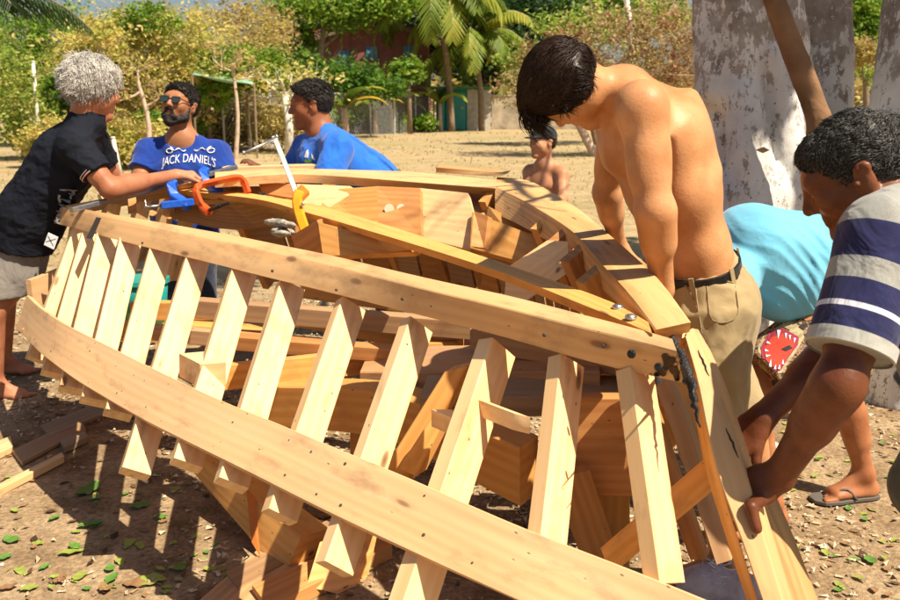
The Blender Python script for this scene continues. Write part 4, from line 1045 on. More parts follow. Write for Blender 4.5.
S.econe(pg+V((.02, 0, .02)), wg, (.195, .15), (.185, .15), latG, .05); S.econe(wg, cg, (.185, .15), (.195, .145), latG, .05); S.econe(cg, ng, (.185, .13), (.095, .075), latG, .05)
S.cone(ng, g1, .062, .068, .05); S.cone(ng, h1, .062, .068, .05); S.cone(g1, g1.lerp(g2, .75), .072, .070, .04); S.cone(h1, h1.lerp(h2, .6), .072, .07, .04)
S.cone(ng, ng+(Cg-ng)*.35, .072, .066, .03)
cg2 = g1.lerp(g2, .62); dg_ = (g2-g1).normalized(); S.boxcut(cg2-V((.14, .12, .14)), cg2+V((.14, .12, .12)), cg2, dg_, .003)
ch2 = h1.lerp(h2, .5); S.boxcut(ch2-V((.14, .10, .14)), ch2+V((.14, .12, .12)), ch2, (h2-h1), .003)
S.cut(Dg(25,245,4.0), (pg-wg)+V((.05, 0, 0)), .004)
gs = S.build('shirt', BLK, gm_, disp=wrinkle(.012, 10, 5, (1, 1, 1.6)))
ring_strap('sleeve_piping', cg2-dg_*.006, dg_, dg_.orthogonal(), .071, .071, .007, .003, simple('pink_piping', (.55, .25, .22), .8), gs)
ring_strap('sleeve_piping', cg2-dg_*.018, dg_, dg_.orthogonal(), .071, .071, .003, .003, WHITE_PR, gs)
tdir = (Dg(71,184,3.8)-Dg(51,240,3.8)).normalized(); tup = V((-.8, .1, .45))
tx = text_on('printed_letters', 'RUTA', gs, Dg(63,206,3.83), tdir, tup, .085, simple('grey_print', (.30, .32, .35), .8), stretch=.85, lift=.004)
mbx = MB(); cbx = Dg(51,241,3.83); r_ = tdir; u_ = (tup-r_*tup.dot(r_)).normalized(); nn_ = r_.cross(u_); nn_ = -nn_ if nn_.dot(V((0,0,CH))-cbx) < 0 else nn_
pl_ = project([cbx+r_*a*.032+u_*b_*.026 for a, b_ in ((-1,-1),(1,-1),(1,1),(-1,1))], bvh_world(gs), nn_, .004)
mbx.prism(pl_, -nn_*.003); mbx.build('printed_patch', WHITE_PR, gs)
text_on('printed_letters', 'X', gs, cbx, r_, u_, .06, BLK, lift=.006)
GSH = cloth('grey_cotton', (.20, .18, .16), amt=.2, fold=.7, fs_=9)
S = Sculpt(.008)
S.econe(wg.lerp(pg, .5), pg, (.165, .13), (.185, .145), latG, .04)
for q, kx in ((-1, V((-2.20, 4.22, .46))), (1, V((-2.32, 4.6, .48)))):
    h0 = pg+latG*.085*q+V((0, 0, -.06)); S.cone(h0, h0.lerp(kx, .95), .115, .10, .04)
S.cut((0, 0, .52), (0, 0, -1)); S.build('shorts', GSH, gm_, disp=wrinkle(.009, 8, 1, (1, 1, .6)))
H_GREY = hairmat('silver_hair', (.33, .31, .28), (.72, .69, .63), .45)
def hair_cap(parent, C, M, s, mat, thick=.0, low=-.03, front=.07, disp=None, res=.006, cutf=.5):
    S = Sculpt(res); T = lambda x, y, z: C+M @ V((x*s, y*s, z*s))
    S.ell(T(0, -.018, .042), ((.083+thick)*s, (.104+thick)*s, (.087+thick)*s), M, .02)
    S.ell(T(0, -.06, -.005), ((.066+thick)*s, (.045+thick)*s, .045*s), M, .03); S.ell(T(0, .045, .075), (.06*s, (.040+thick)*s, (.028+thick)*s), M, .03)
    S.cut(T(0, 0, low), M @ V((0, cutf, -1)), .01); S.boxcut(T(0,0,0)-V((.25,)*3), T(0,0,0)+V((.25,)*3), T(0, front, .04), M @ V((0, 1, -.55)), .01)
    return S.build('hair', mat, parent, disp=disp)
hg = hair_cap(gm_, Cg, Mg, 1.12, H_GREY, .014, -.045, .075, wrinkle(.005, 40))
strands('loose_hair_strands', hg, H_GREY, hg, 3200, lambda q: True, lambda q: (q.x*5+.6*math.sin(q.y*50), -.3, -.8), lambda q: .042, rad=.0014, lift=.40, M=Mg, C=Cg, clump=1.8, curlamp=.25, grav=.22, seed=22, fuzz=.22)
strands('hair_strands', hg, H_GREY, hg, 5000, lambda q: True, lambda q: (q.x*4+.5*math.sin(q.y*50), -.3 if q.z < .05 else .3, -1.0), lambda q: .055, rad=.0017, lift=.22, M=Mg, C=Cg, clump=1.1, curlamp=.3, grav=.25, seed=12, fuzz=.12, hug=.45)
mb = MB(); mb.tube([Tg(.075, .02, .02), Tg(.074, .075, .018), Tg(.07, .1, .016)], .0022, 6); mb.tube([Tg(.07, .1, .016), Tg(.065, .103, .0), Tg(.04, .11, -.005), Tg(.015, .113, .008), Tg(0, .115, .012)], .002, 6); mb.build('glasses', M_TAR, gm_, smooth=True)
eyes(Tg, gm_, 1.05, Mg)
# ---------------------------------------------------------------- 5. bearded man with glasses, printed tee
S = Sculpt(.007)
latJ = V((1, .08, 0)).normalized()
pj = D_(186,232,5.45); wj = D_(185,206,5.42); cj = D_(184,170,5.38); nj = D_(182,139,5.36)
S.econe(pj, wj, (.17, .12), (.17, .12), latJ, .05); S.econe(wj, cj, (.17, .12), (.185, .12), latJ, .05); S.econe(cj, nj, (.18, .10), (.09, .06), latJ, .05)
a1, a2, a3 = D_(150,153,5.36), D_(138,182,5.25), D_(166,186,5.02)
b1, b2_, b3 = D_(217,155,5.40), D_(228,186,5.30), D_(215,192,5.15)
limb(S, a1, a2, a3, (.055, .045, .032), .03); limb(S, b1, b2_, b3, (.055, .045, .032), .03)
for q in (a1, b1): S.ell(q, (.065,.06,.06), None, .04); S.cone(nj, q, .05, .05, .05)
hand(S, a3, (.9, -.3, -.1), (0, -.3, .95), -1, (.6, .8, .5)); hand(S, b3, (-.6, -.6, -.1), (0, -.3, .95), 1, (.6, .8, .5))
Mj = frame((-.22, -.92, .27), (.10, .05, 1)); Cj = D_(180, 106, 5.36); Tj = head(S, Cj, Mj, 1.06, nj, .056)
for q in (-1, 1):
    h0 = pj+latJ*.09*q+V((0, 0, -.06)); kx = V((h0.x, h0.y-.05, .48)); ax_ = V((h0.x, h0.y, .09)); S.cone(h0, kx, .09, .06, .04); S.cone(kx, ax_, .056, .038, .03); foot(S, ax_, (0, -1))
jk = S.build('person', SK_MID); root_at(jk, (pj.x, pj.y, 0)); tag(jk, 'bearded man in dark glasses and a dark blue printed tee behind the stern', 'person')
NV = cloth('dark_blue_cotton', (.012, .045, .27), amt=.12, fold=.5, fs_=7)
S = Sculpt(.007)
S.econe(pj, wj, (.195, .15), (.195, .145), latJ, .05); S.econe(wj, cj, (.195, .145), (.205, .14), latJ, .05); S.econe(cj, nj+V((0, 0, -.035)), (.195, .12), (.105, .075), latJ, .05)
for q, e in ((a1, a2), (b1, b2_)):
    S.cone(nj+V((0, 0, -.03)), q, .06, .07, .05); S.cone(q, q.lerp(e, .8), .078, .08, .04)
    cc_ = q.lerp(e, .62); S.boxcut(cc_-V((.13, .13, .14)), cc_+V((.13 if q is b1 else .10, .13, .10)), cc_, (e-q), .003)
S.ell(nj+V((0, -.05, .0)), (.085, .07, .055), None, .015, '-')
js = S.build('t_shirt', NV, jk, disp=wrinkle(.013, 11, 2, (1, 1, .6)))
text_on('printed_lettering', "JACK DANIEL'S", js, D_(186,159,5.2), (1, 0, -.03), (0, 0, 1), .053, WHITE_PR, arch=1.3, squash=1.25, stretch=.85, lift=.006)
mb = MB(); bvj = bvh_world(js)
for sg in (-1, 1):
    pth = [D_(186+sg*(4+i*1.25), 150.5+1.2*math.sin(i*.9)-.012*i*i, 5.2) for i in range(14)]
    pth = project(pth, bvj, V((0, -1, 0)), .005); mb.tube(pth, [.003+.002*math.sin(i*1.3) for i in range(14)], 4)
    lp = [D_(186+sg*20+math.cos(t)*3.4, 151.5+math.sin(t)*2.2, 5.2) for t in [i*.6 for i in range(11)]]
    mb.tube(project(lp, bvj, V((0, -1, 0)), .005), .0035, 4)
mb.build('printed_scrolls', WHITE_PR, js)
H_BLK = hairmat('black_hair', (.008, .007, .007), (.03, .024, .02))
def stub(vs):
    out = np.zeros_like(vs)
    for i, v in enumerate(vs): out[i] = np.array(noise.noise_vector(V(v)*70))*.004
    return out
hj = hair_cap(jk, Cj, Mj, 1.06, H_BLK, .004, -.01, .07, stub, cutf=.9)
strands('hair_strands', hj, H_BLK, hj, 1800, lambda q: True, lambda q: (q.x, .6, .3), lambda q: .02, rad=.002, lift=.8, M=Mj, C=Cj, seed=3)
S = Sculpt(.005)
S.cone(Tj(-.055, .03, -.07), Tj(0, .078, -.104), .026, .028, .02); S.cone(Tj(.055, .03, -.07), Tj(0, .078, -.104), .026, .028, .02)
S.cone(Tj(-.024, .097, -.060), Tj(-.012, .100, -.040), .007, .008, .01); S.cone(Tj(.024, .097, -.060), Tj(.012, .100, -.040), .007, .008, .01); S.cone(Tj(-.02, .101, -.039), Tj(.02, .101, -.039), .008, .008, .01)
S.cone(Tj(-.03, .09, -.08), Tj(.03, .09, -.08), .014, .014, .01); S.cone(Tj(-.068, .02, -.02), Tj(-.058, .03, -.07), .012, .02, .02); S.cone(Tj(.068, .02, -.02), Tj(.058, .03, -.07), .012, .02, .02)
S.build('beard', H_BLK, jk, disp=stub)
LENS = simple('dark_lens', (.03, .05, .05), .08, 0, .8)
gl = MB()
for q in (-1, 1):
    c = Tj(q*.034, .106, .008); P = [c+Mj @ V((x*.027, 0, z*.016)) for x, z in ((-1, .6), (-.8, 1), (.8, 1), (1, .6), (.9, -.5), (.5, -1), (-.5, -1), (-.9, -.5))]
    lm = MB(); lm.prism(P, Mj @ V((0, .002, 0))); ln = lm.build('lens', LENS, jk)
    gl.tube(P+[P[0], P[1]], .0035, 5); gl.tube([Tj(q*.064, .104, .015), Tj(q*.082, .0, .012)], .0028, 5)
gl.tube([Tj(-.008, .110, .012), Tj(.008, .110, .012)], .003, 5); gl.build('glasses', M_TAR, jk, smooth=True)
S = Sculpt(.012); JN = cloth('dark_denim', (.03, .04, .07))
def legs(parent, p, latv, mat, name='trousers', kn=None):
    S = Sculpt(.012)
    S.econe(p+V((0, 0, .04)), p+V((0, 0, -.07)), (.18, .135), (.18, .14), latv, .04)
    for q in (-1, 1):
        h0 = p+latv*.09*q+V((0, 0, -.06)); kx = V((h0.x, h0.y-.02, .48)); S.cone(h0, kx, .105, .085, .04); S.cone(kx, V((h0.x, h0.y, .12)), .085, .07, .03)
    S.cut((0, 0, .07), (0, 0, -1)); return S.build(name, mat, parent)
legs(jk, pj, latJ, JN)
# ---------------------------------------------------------------- 6. man in bright blue tee leaning on the far side
S = Sculpt(.007)
latB = V((.25, -1, 0)).normalized()
pb = D_(388,196,5.35); wb = D_(368,180,5.33); cb_ = D_(336,158,5.28); nb2 = D_(321,134,5.27)
S.econe(pb, wb, (.165, .12), (.155, .12), latB, .05); S.econe(wb, cb_, (.155, .12), (.18, .125), latB, .05); S.econe(cb_, nb2, (.18, .11), (.09, .065), latB, .05)
e1, e2, e3 = D_(338,148,5.08), D_(328,181,4.98), D_(300,178,5.0)
f1, f2, f3 = D_(306,150,5.42), D_(292,176,5.45), D_(262,172,5.3)
limb(S, e1, e2, e3, (.052, .043, .032), .03); limb(S, f1, f2, f3, (.052, .043, .032), .03)
for q in (e1, f1): S.ell(q, (.062,.06,.062), None, .04); S.cone(nb2, q, .05, .05, .05)
hand(S, e3, (-.95, .1, -.1), (0, -.3, .95), 1, (.5, .7, .5)); hand(S, f3, (-.95, -.2, -.1), (0, -.3, .95), -1, (.5, .7, .5))
Mb = frame((-.90, -.18, -.10), (-.05, 0, 1)); Cb = D_(311, 106, 5.27); Tb = head(S, Cb, Mb, 1.08, nb2, .064)
for q in (-1, 1):
    h0 = pb+latB*.09*q+V((0, 0, -.06)); kx = V((h0.x-.04, h0.y, .48)); ax_ = V((h0.x+.02, h0.y, .09)); S.cone(h0, kx, .09, .06, .04); S.cone(kx, ax_, .056, .038, .03); foot(S, ax_, (-1, 0))
bl = S.build('person', skin('warm_dark_skin', (.30, .12, .06), (.22, .085, .04))); root_at(bl, (pb.x, pb.y, 0)); tag(bl, 'man in a bright blue tee with short black hair leaning on the far side', 'person')
BLU = cloth('bright_blue_cotton', (.02, .14, .60), amt=.1, fold=.55, fs_=6)
S = Sculpt(.007)
S.econe(pb, wb, (.19, .145), (.185, .15), latB, .05); S.econe(wb, cb_, (.185, .15), (.20, .155), latB, .05); S.econe(cb_, nb2+V((.02, 0, -.02)), (.19, .13), (.10, .08), latB, .05)
for q, e in ((e1, e2), (f1, f2)): S.cone(nb2+V((.01, 0, -.02)), q, .06, .07, .05); S.cone(q, q.lerp(e, .85), .082, .085, .04)
S.ell(D_(312,160,5.3), (.07, .13, .09), None, .09)
bs_ = S.build('t_shirt', BLU, bl, disp=wrinkle(.014, 10, 7, (1, 1, .6)))
legs(bl, pb, latB, cloth('olive_shorts', (.09, .10, .06)))
bvb = bvh_world(bs_); vdir = (V((0, 0, CH))-D_(309,156,5.1)).normalized()
for (pts, mt_) in ((((304,157),(306,151),(308,149),(309,153),(308,158)), WHITE_PR), (((304,160),(311,159),(312,162),(305,163)), simple('green_print', (.12, .32, .08), .8)), (((311,153),(313,155),(315,160),(312,159)), WHITE_PR)):
    mb = MB(); q = project([D_(x, y, 5.1) for x, y in pts], bvb, vdir, .004); mb.prism(q, vdir*-.002); mb.build('printed_emblem', mt_, bs_)
hb_ = hair_cap(bl, Cb, Mb, 1.08, H_BLK, .006, .005, .085, stub, cutf=1.2)
strands('hair_strands', hb_, H_BLK, hb_, 2200, lambda q: True, lambda q: (q.x, .8, .5), lambda q: .018 if q.z < .06 else .032, rad=.002, lift=.9, M=Mb, C=Cb, seed=5)
eyes(Tb, bl, 1.08, Mb)
mb = MB(); mb.tube([Tb(.05, .08, .036), Tb(.03, .096, .041), Tb(.012, .1, .036)], .0045, 5); mb.tube([Tb(-.05, .08, .036), Tb(-.03, .096, .041), Tb(-.012, .1, .036)], .0045, 5); mb.build('eyebrows', M_BROW, bl)
# ---------------------------------------------------------------- 7. boy in a dark cap, seated on the ground
S = Sculpt(.0075)
latY = V((1, -.35, 0)).normalized(); Yc = 7.1
py_ = D_(553,232,Yc+.1); wy = D_(550,214,Yc+.06); cyy = D_(546,184,Yc); ny = D_(544,165,Yc)
S.econe(py_, wy, (.13, .10), (.115, .085), latY, .05); S.econe(wy, cyy, (.115, .085), (.14, .095), latY, .05); S.econe(cyy, ny, (.14, .085), (.075, .05), latY, .05)
k1, k2, k3 = D_(562,174,Yc-.08), D_(563,198,Yc-.2), D_(552,208,Yc-.42)
m1, m2, m3 = D_(530,172,Yc+.08), D_(526,194,Yc), D_(532,208,Yc-.3)
limb(S, k1, k2, k3, (.042, .035, .025), .03); limb(S, m1, m2, m3, (.042, .034, .025), .03)
for q in (k1, m1): S.ell(q, (.05,.05,.052), None, .04); S.cone(ny, q, .04, .042, .04)
hand(S, k3, (-.3, -.6, -.6), (.3, -.5, .7), -1, s=.9); hand(S, m3, (.2, -.6, -.6), (-.3, -.5, .7), 1, s=.9)
My = frame((-.85, -.5, .02), (-.05, 0, 1)); Cy = D_(543, 143, Yc); Ty = head(S, Cy, My, 1.02, ny, .047)
for q in (-1, 1):
    h0 = V((py_.x, py_.y, py_.z))+latY*.08*q; kx = h0+V((-.05*q, -.36, .12)); ax_ = V((kx.x, kx.y-.10, .09)); S.cone(h0, kx, .078, .05, .04); S.cone(kx, ax_, .046, .033, .03); foot(S, ax_, (0, -1))
cb2 = S.build('person', skin('tanned_boy_skin', (.58, .30, .17), (.46, .22, .12))); root_at(cb2, (py_.x, py_.y, 0)); tag(cb2, 'shirtless boy in a dark cap sitting out on the dry grass behind the boat', 'person')
S = Sculpt(.009); S.econe(py_+V((0, 0, .05)), py_+V((0, 0, -.03)), (.14, .115), (.15, .125), latY, .04)
for q in (-1, 1):
    h0 = py_+latY*.08*q; kx = h0+V((-.05*q, -.36, .12)); S.cone(h0, h0.lerp(kx, .85), .095, .08, .04)
S.build('shorts', cloth('navy_shorts', (.03, .05, .10)), cb2, disp=wrinkle(.006, 12))
hy = hair_cap(cb2, Cy, My, 1.02, H_BOY, -.003, -.035, .06, stub, cutf=.7)
S = Sculpt(.006); S.ell(Ty(0, -.008, .050), (.093, .112, .090), My, .01); S.cut(Ty(0, 0, .034), My @ V((0, .05, -1)), .004)
S.econe(Ty(0, .07, .042), Ty(0, .145, .040), (.066, .012), (.05, .007), My @ V((1, 0, 0)), .02); S.build('cap', cloth('dark_cap_cloth', (.02, .022, .025)), cb2)
mb = MB(); rr_ = [ny+V((math.cos(t)*.06, math.sin(t)*.055, .018-.03*math.sin(t+3.14))) for t in [i*.35 for i in range(19)]]; mb.tube(rr_, .003, 5); mb.build('necklace', simple('brown_cord', (.06, .03, .02)), cb2)
eyes(Ty, cb2, 1.02, My)
# log stump he sits on
st_ = empty('tree_stump', (py_.x, py_.y, 0), 'low sawn stump the boy in the cap sits on', 'stump')
mb = MB(); ztop = py_.z-.115; mb.tube([V((py_.x, py_.y+.03, -.02)), V((py_.x, py_.y+.03, ztop*.5)), V((py_.x, py_.y+.03, ztop))], [.21, .18, .17], 18); mb.build('trunk', simple('grey_bark', (.16, .12, .08), .9, 0, .2, .4, 25, .8, 30), st_, smooth=False)
# ================================================================ CLAMPS, RULE AND LOOSE THINGS ON THE BOAT
ORG = simple('orange_red_paint', (.62, .085, .012), .38, 0, .5, .2, 60, .1)
BLP = simple('blue_paint', (.015, .10, .55), .35, 0, .5, .25, 80, .1)
YEL = simple('orange_yellow_paint', (.80, .30, .01), .32, 0, .5, .12, 60)
DSTEEL = simple('dull_steel', (.33, .35, .37), .38, .85, .5, .2, 40)
BLKM = simple('oiled_steel', (.06, .055, .05), .4, .7)
def rbar(mb, pts, w, h, nrm):
    """rectangular section bar along pts; nrm = direction of the h side"""
    pts = [V(p) for p in pts]; n = V(nrm).normalized(); k = len(pts); vs = []; fs_ = []
    for i, p in enumerate(pts):
        t = (pts[min(i+1, k-1)]-pts[max(i-1, 0)]).normalized(); s = t.cross(n).normalized(); nn = s.cross(t)
        for a, b in ((-1, -1), (1, -1), (1, 1), (-1, 1)): vs.append(p+s*a*w/2+nn*b*h/2)
    for i in range(k-1):
        for j in range(4): fs_.append((i*4+j, i*4+(j+1) % 4, i*4+4+(j+1) % 4, i*4+4+j))
    fs_ += [(3, 2, 1, 0), tuple((k-1)*4+j for j in range(4))]; mb.add(vs, fs_)
# grey steel bar clamp with blue jaws, lying across the stern
bcl = empty('bar_clamp', D(150,190,4.3), 'long grey steel bar clamp with two blue jaws lying across the stern', 'clamp')
mb = MB(); P0, P1 = D(71,210,4.0), D(236,167,4.9); rbar(mb, [P0, P1], .030, .022, (0, 0, 1)); mb.build('bar', DSTEEL, bcl, bevel=.002)
for (x, y, Y, sg) in ((171,191,4.42,1), (203,178,4.62,0)):
    c = D(x, y, Y); ax = (P1-P0).normalized(); dn = V((.28, -.32, -.25)).normalized()
    mb = MB(); rbar(mb, [c+ax*.03+V((0, 0, .035)), c+V((0, 0, .03)), c-ax*.005+dn*.04, c+ax*.02+dn*.10, c+ax*.035+dn*.15], .045, .040, (0, -.3, 1)); j = mb.build('jaw', BLP, bcl, bevel=.005)
    if sg:
        q = c+ax*.02+dn*.115; mb = MB(); rbar(mb, [q+V((.05, 0, .01)), q+V((-.10, -.03, -.005))], .035, .035, (0, 0, 1)); mb.build('jaw_face', BLP, j, bevel=.004)
        mb = MB(); s0 = q+V((-.10, -.03, -.005)); mb.tube([s0, s0+V((-.07, -.03, -.005))], .007, 8); mb.tube([s0+V((-.06, -.02, -.045)), s0+V((-.065, -.035, .03))], .004, 6); mb.disc(s0+V((-.06, -.03, 0)), (-1, -.3, 0), .012, .012, 10); mb.build('screw', M_STEEL, j, smooth=True)
# orange G clamp
gc = empty('g_clamp', D(215,190,4.3), 'orange G clamp gripping the centre board beside the blue jaws', 'clamp')
mb = MB(); pth = [D(206,211,4.22), D(200,203,4.22), D(196,191,4.25), D(199,186,4.27), D(218,181,4.36), D(238,177.5,4.45), D(244,182,4.46), D(248,193,4.44)]
rbar(mb, crom(pth, 22), .034, .020, (.25, .9, .35)); mb.build('frame', ORG, gc, bevel=.003)
mb = MB(); mb.tube([D(203,207,4.23), D(209,212,4.2)], .022, 10); mb.build('anvil', ORG, gc)
mb = MB(); mb.tube([D(209,210,4.2), D(222,205,4.15), D(230,202.5,4.12)], [.008, .008, .006], 8)
for i in range(9): c = D(210+i*1.3, 209.6-i*.5, 4.2-.006*i); mb.disc(c, (1, -.2, .3), .010, .004, 9)
mb.tube([D(219,208.5,4.16), D(221,203,4.16)], .004, 6); mb.build('screw', BLKM, gc)
mb = MB(); mb.tube([D(246,196,4.44), D(266,193.5,4.42)], .007, 8); mb.tube([D(259,191.5,4.42), D(262,197,4.42)], .0035, 6); mb.build('screw_handle', BLKM, gc)
# yellow ratchet bar clamp with its steel bar standing up
yc = empty('bar_clamp', D(300,210,3.75), 'steel bar clamp standing upright with a yellow orange handle', 'clamp')
mb = MB(); rbar(mb, [D(274,136,3.98), D(298,197,3.80)], .022, .008, (.3, -.9, 0)); mb.build('bar', M_STEEL, yc, bevel=.001)
mb = MB(); mb.tube([D(277,137,3.98), D(262,145,3.90), D(244.5,152.5,3.84)], .0065, 10); mb.disc(D(244.5,152.5,3.84), (-1, -.3, -.3), .010, .01, 10); mb.disc(D(276,137,3.98), (1, .3, .3), .012, .01, 10); mb.build('cross_arm', M_STEEL, yc, smooth=True)
mb = MB(); rbar(mb, crom([D(300,191,3.8), D(297,199,3.78), D(299,212,3.76), D(305,230,3.72), D(312,252,3.68)], 10), .042, .030, (0, -1, .2)); mb.build('handle', YEL, yc, bevel=.006)
mb = MB(); rbar(mb, [D(297,198,3.80), D(306,189,3.82)], .05, .045, (0, -1, .2)); mb.build('jaw', simple('orange_paint', (.75, .17, .01), .35), yc, bevel=.006)
mb = MB(); mb.disc(D(303,204,3.75), (0, -1, .1), .008, .008, 10); mb.build('rivet', M_STEEL, yc)
# loose boards lying on the far side
b1_ = empty('loose_board', D(472,172,4.8), 'short thin board lying loose on the far chine near the bow plank', 'board')
board('plank', [D(436,167,4.75), D(508,173,4.4)], [D(436,172.5,4.75), D(500,176.5,4.4)], V((.03, .20, .0)), W['curve'], b1_, tint=.9)
b2x = empty('loose_board', D(262,168,5.0), 'narrow board with a dark knot lying on the far corner between the two blue tees', 'board')
board('plank', [D(222,167,4.95), D(334,164.5,5.0)], [D(222,172.5,4.95), D(334,170,5.0)], V((.0, .12, 0)), W['pine'], b2x, tint=.85)
mb = MB(); mb.tube([D(325,168,4.96), D(325,163,5.05)], .012, 7); mb.build('knot', M_TAR, b2x)
lf = MB(); 
pts = [D(240+i*2.6, 163.5-2.2*math.sin(i*.7)-(.8 if i % 2 else 0), 5.02) for i in range(9)]
lf.tube(pts, [.004,.014,.018,.016,.02,.016,.018,.012,.003], 6, flat=.4); o = lf.build('dry_leaf', simple('dead_leaf_brown', (.14, .05, .025), .8), None)
root = D(250,163,5.02); root_at(o, root); tag(o, 'curled brown dead leaf on the narrow board beside the printed tee', 'leaf')
# silvery crumpled wrapper / rope knot behind the yellow handle
S = Sculpt(.004); rn = random.Random(5)
for i in range(7): S.ell(D(278+rn.uniform(-10, 12), 230-rn.uniform(-5, 8), 3.5+rn.uniform(-.04, .04)), (.034, .03, .012), frame(V((rn.gauss(0,1), rn.gauss(0,1), rn.gauss(0,.3))), V((0,.3,1))), .012)
o = S.build('rag', simple('pale_rag', (.30, .27, .22), .8, 0, .3, .8, 40), None, disp=wrinkle(.006, 45)); root_at(o, D(280,228,3.5)); tag(o, 'crumpled pale and black rag tucked behind the yellow clamp handle', 'rag')
# ================================================================ TRESTLE UNDER THE BOAT
tr_ = empty('trestle', V((0, 2.8, 0)), 'heavy brown timber trestle holding up the frame from inside', 'trestle')
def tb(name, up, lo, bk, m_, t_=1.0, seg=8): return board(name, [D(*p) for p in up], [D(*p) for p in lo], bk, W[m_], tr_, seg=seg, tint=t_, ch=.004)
tb('rail', [(250,386,3.0),(383,393,2.72),(520,448,2.35)], [(250,425,3.0),(383,440,2.72),(520,507,2.35)], V((.06, .10, 0)), 'orange', .85, 12)
tb('rail', [(545,398,2.42),(668,398,2.35)], [(545,497,2.42),(668,497,2.35)], V((.0, .05, 0)), 'red', 1.05)
tb('cross_board', [(360,372,2.95),(600,372,2.6)], [(360,392,2.95),(600,396,2.6)], V((.02, .22, .03)), 'brown', 1.1)
tb('cross_board', [(420,396,2.62),(640,398,2.5)], [(420,418,2.62),(640,416,2.5)], V((.02, .16, .02)), 'grey', .95)
tb('post', [(592,480,2.46),(592,600,2.46)], [(630,480,2.44),(630,605,2.44)], V((.0, .07, 0)), 'orange', .8)
tb('post', [(276,430,3.0),(276,500,3.0)], [(302,432,3.0),(300,505,3.0)], V((.0, .08, 0)), 'orange', 1.05)
tb('post', [(350,430,2.85),(350,560,2.85)], [(378,430,2.85),(378,570,2.85)], V((.0, .08, 0)), 'red', .9)
tb('brace', [(444,372,2.5),(378,478,2.45)], [(468,366,2.5),(404,486,2.45)], V((.03, .06, 0)), 'orange', 1.0)
tb('brace', [(430,418,2.4),(398,468,2.38)], [(444,420,2.4),(416,476,2.38)], V((.03, .05, 0)), 'orange', 1.2)
tb('brace', [(552,480,2.3),(582,560,2.35)], [(590,470,2.3),(620,560,2.35)], V((.0, .05, 0)), 'red', .8)
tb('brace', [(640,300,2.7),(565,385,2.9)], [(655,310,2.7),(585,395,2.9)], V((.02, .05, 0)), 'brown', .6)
# big diagonal timber on the ground, lower left
dt = empty('timber', D(280,560,2.65), 'thick square sawn timber with an orange streak propped under the near side', 'timber')
board('beam', [D(176,437,3.10), D(301,537,2.58)], [D(184,462,3.08), D(283,578,2.56)], V((.085, .06, .0)), W['orange'], dt, seg=10, tint=1.0, ch=.004)
mb = MB(); q = [D(248,488,2.78), D(257,498,2.755), D(262,556,2.62), D(253,541,2.66)]; off = V((-.002, -.004, .001)); mb.prism([p+off*2 for p in q], V((0, .003, 0))); mb.build('painted_streak', simple('orange_stain', (.50, .15, .02), .7), dt)
# boards on the ground under the boat
def gboard(label, name, pts, th, m_, tint=1.0, z0=.0, cat='board', grp=None):
    P = [Z(x, y, z0+th) for x, y in pts]
    root = empty(name, V((P[0].x, P[0].y, z0)), label, cat, grp)
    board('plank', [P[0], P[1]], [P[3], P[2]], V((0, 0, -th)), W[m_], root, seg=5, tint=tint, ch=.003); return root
gboard('wide dusty plank lying flat on the ground at the bottom edge', 'ground_board', [(165,630),(262,545),(310,560),(262,650)], .025, 'brown', 1.25)
gboard('reddish plank on the ground with one sunlit face below the near side', 'ground_board', [(252,585),(378,530),(392,545),(268,606)], .05, 'red', 1.1)
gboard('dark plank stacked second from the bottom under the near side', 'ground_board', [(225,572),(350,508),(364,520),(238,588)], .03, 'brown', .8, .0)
tbk = empty('offcut', D(350,560,2.5), 'short rosy offcut leaning on the dark planks in a patch of sun', 'offcut')
board('block', [D(320,542,2.52), D(342,536,2.54), D(368,528,2.58)], [D(306,588,2.42), D(330,592,2.44), D(352,600,2.47)], V((.03, .05, -.02)), W['red'], tbk, seg=4, tint=1.7)
gboard('long thin pale batten lying on the earth at the left edge', 'ground_batten', [(-12,489),(62,452),(64,456),(-10,494)], .03, 'pine', .8)
gboard('pale board end at the left edge behind the grey man\'s foot', 'ground_board', [(-20,448),(10,436),(13,446),(-16,460)], .03, 'pine', .8)
# dark strips of bark and old boards at the left
for (lab, pts, th, m_) in (('dark cracked bark slab nearest the ribs at left', [(40,425),(100,402),(108,412),(50,436)], .02, 'grey'), ('flat brown bark slab below the first rib ends', [(12,450),(78,418),(86,428),(22,462)], .018, 'brown'), ('narrow dark slat under the bark slabs', [(60,440),(84,430),(88,436),(64,447)], .03, 'grey')):
    gboard(lab, 'bark_slab', pts, th, m_, .8, .0, 'bark slab', 'bark slabs on the ground at left')
# teal bucket glimpsed between ribs
bk = empty('bucket', D(145,296,3.9), 'teal plastic bucket glimpsed between the ribs at the stern', 'bucket')
c0 = D(145,300,3.9); mb = MB(); mb.tube([c0+V((0, 0, -.10)), c0+V((0, 0, .09))], [.085, .105], 20); mb.build('pail', simple('teal_plastic', (.01, .26, .24), .4), bk, smooth=True)
mb = MB(); mb.tube([c0+V((0, 0, .08)), c0+V((0, 0, .10))], [.112, .112], 20); mb.build('rim', simple('teal_plastic_rim', (.01, .30, .27), .4), bk)
tbx = empty('shelf_board', D(145,318,3.9), 'rough board inside the hull carrying the teal bucket', 'board')
zb = (c0.z-.10); board('plank', [V((c0.x-.5, c0.y-.12, zb)), V((c0.x+.6, c0.y-.35, zb))], [V((c0.x-.5, c0.y-.12, zb-.03)), V((c0.x+.6, c0.y-.35, zb-.03))], V((.05, .28, 0)), W['orange'], tbx)
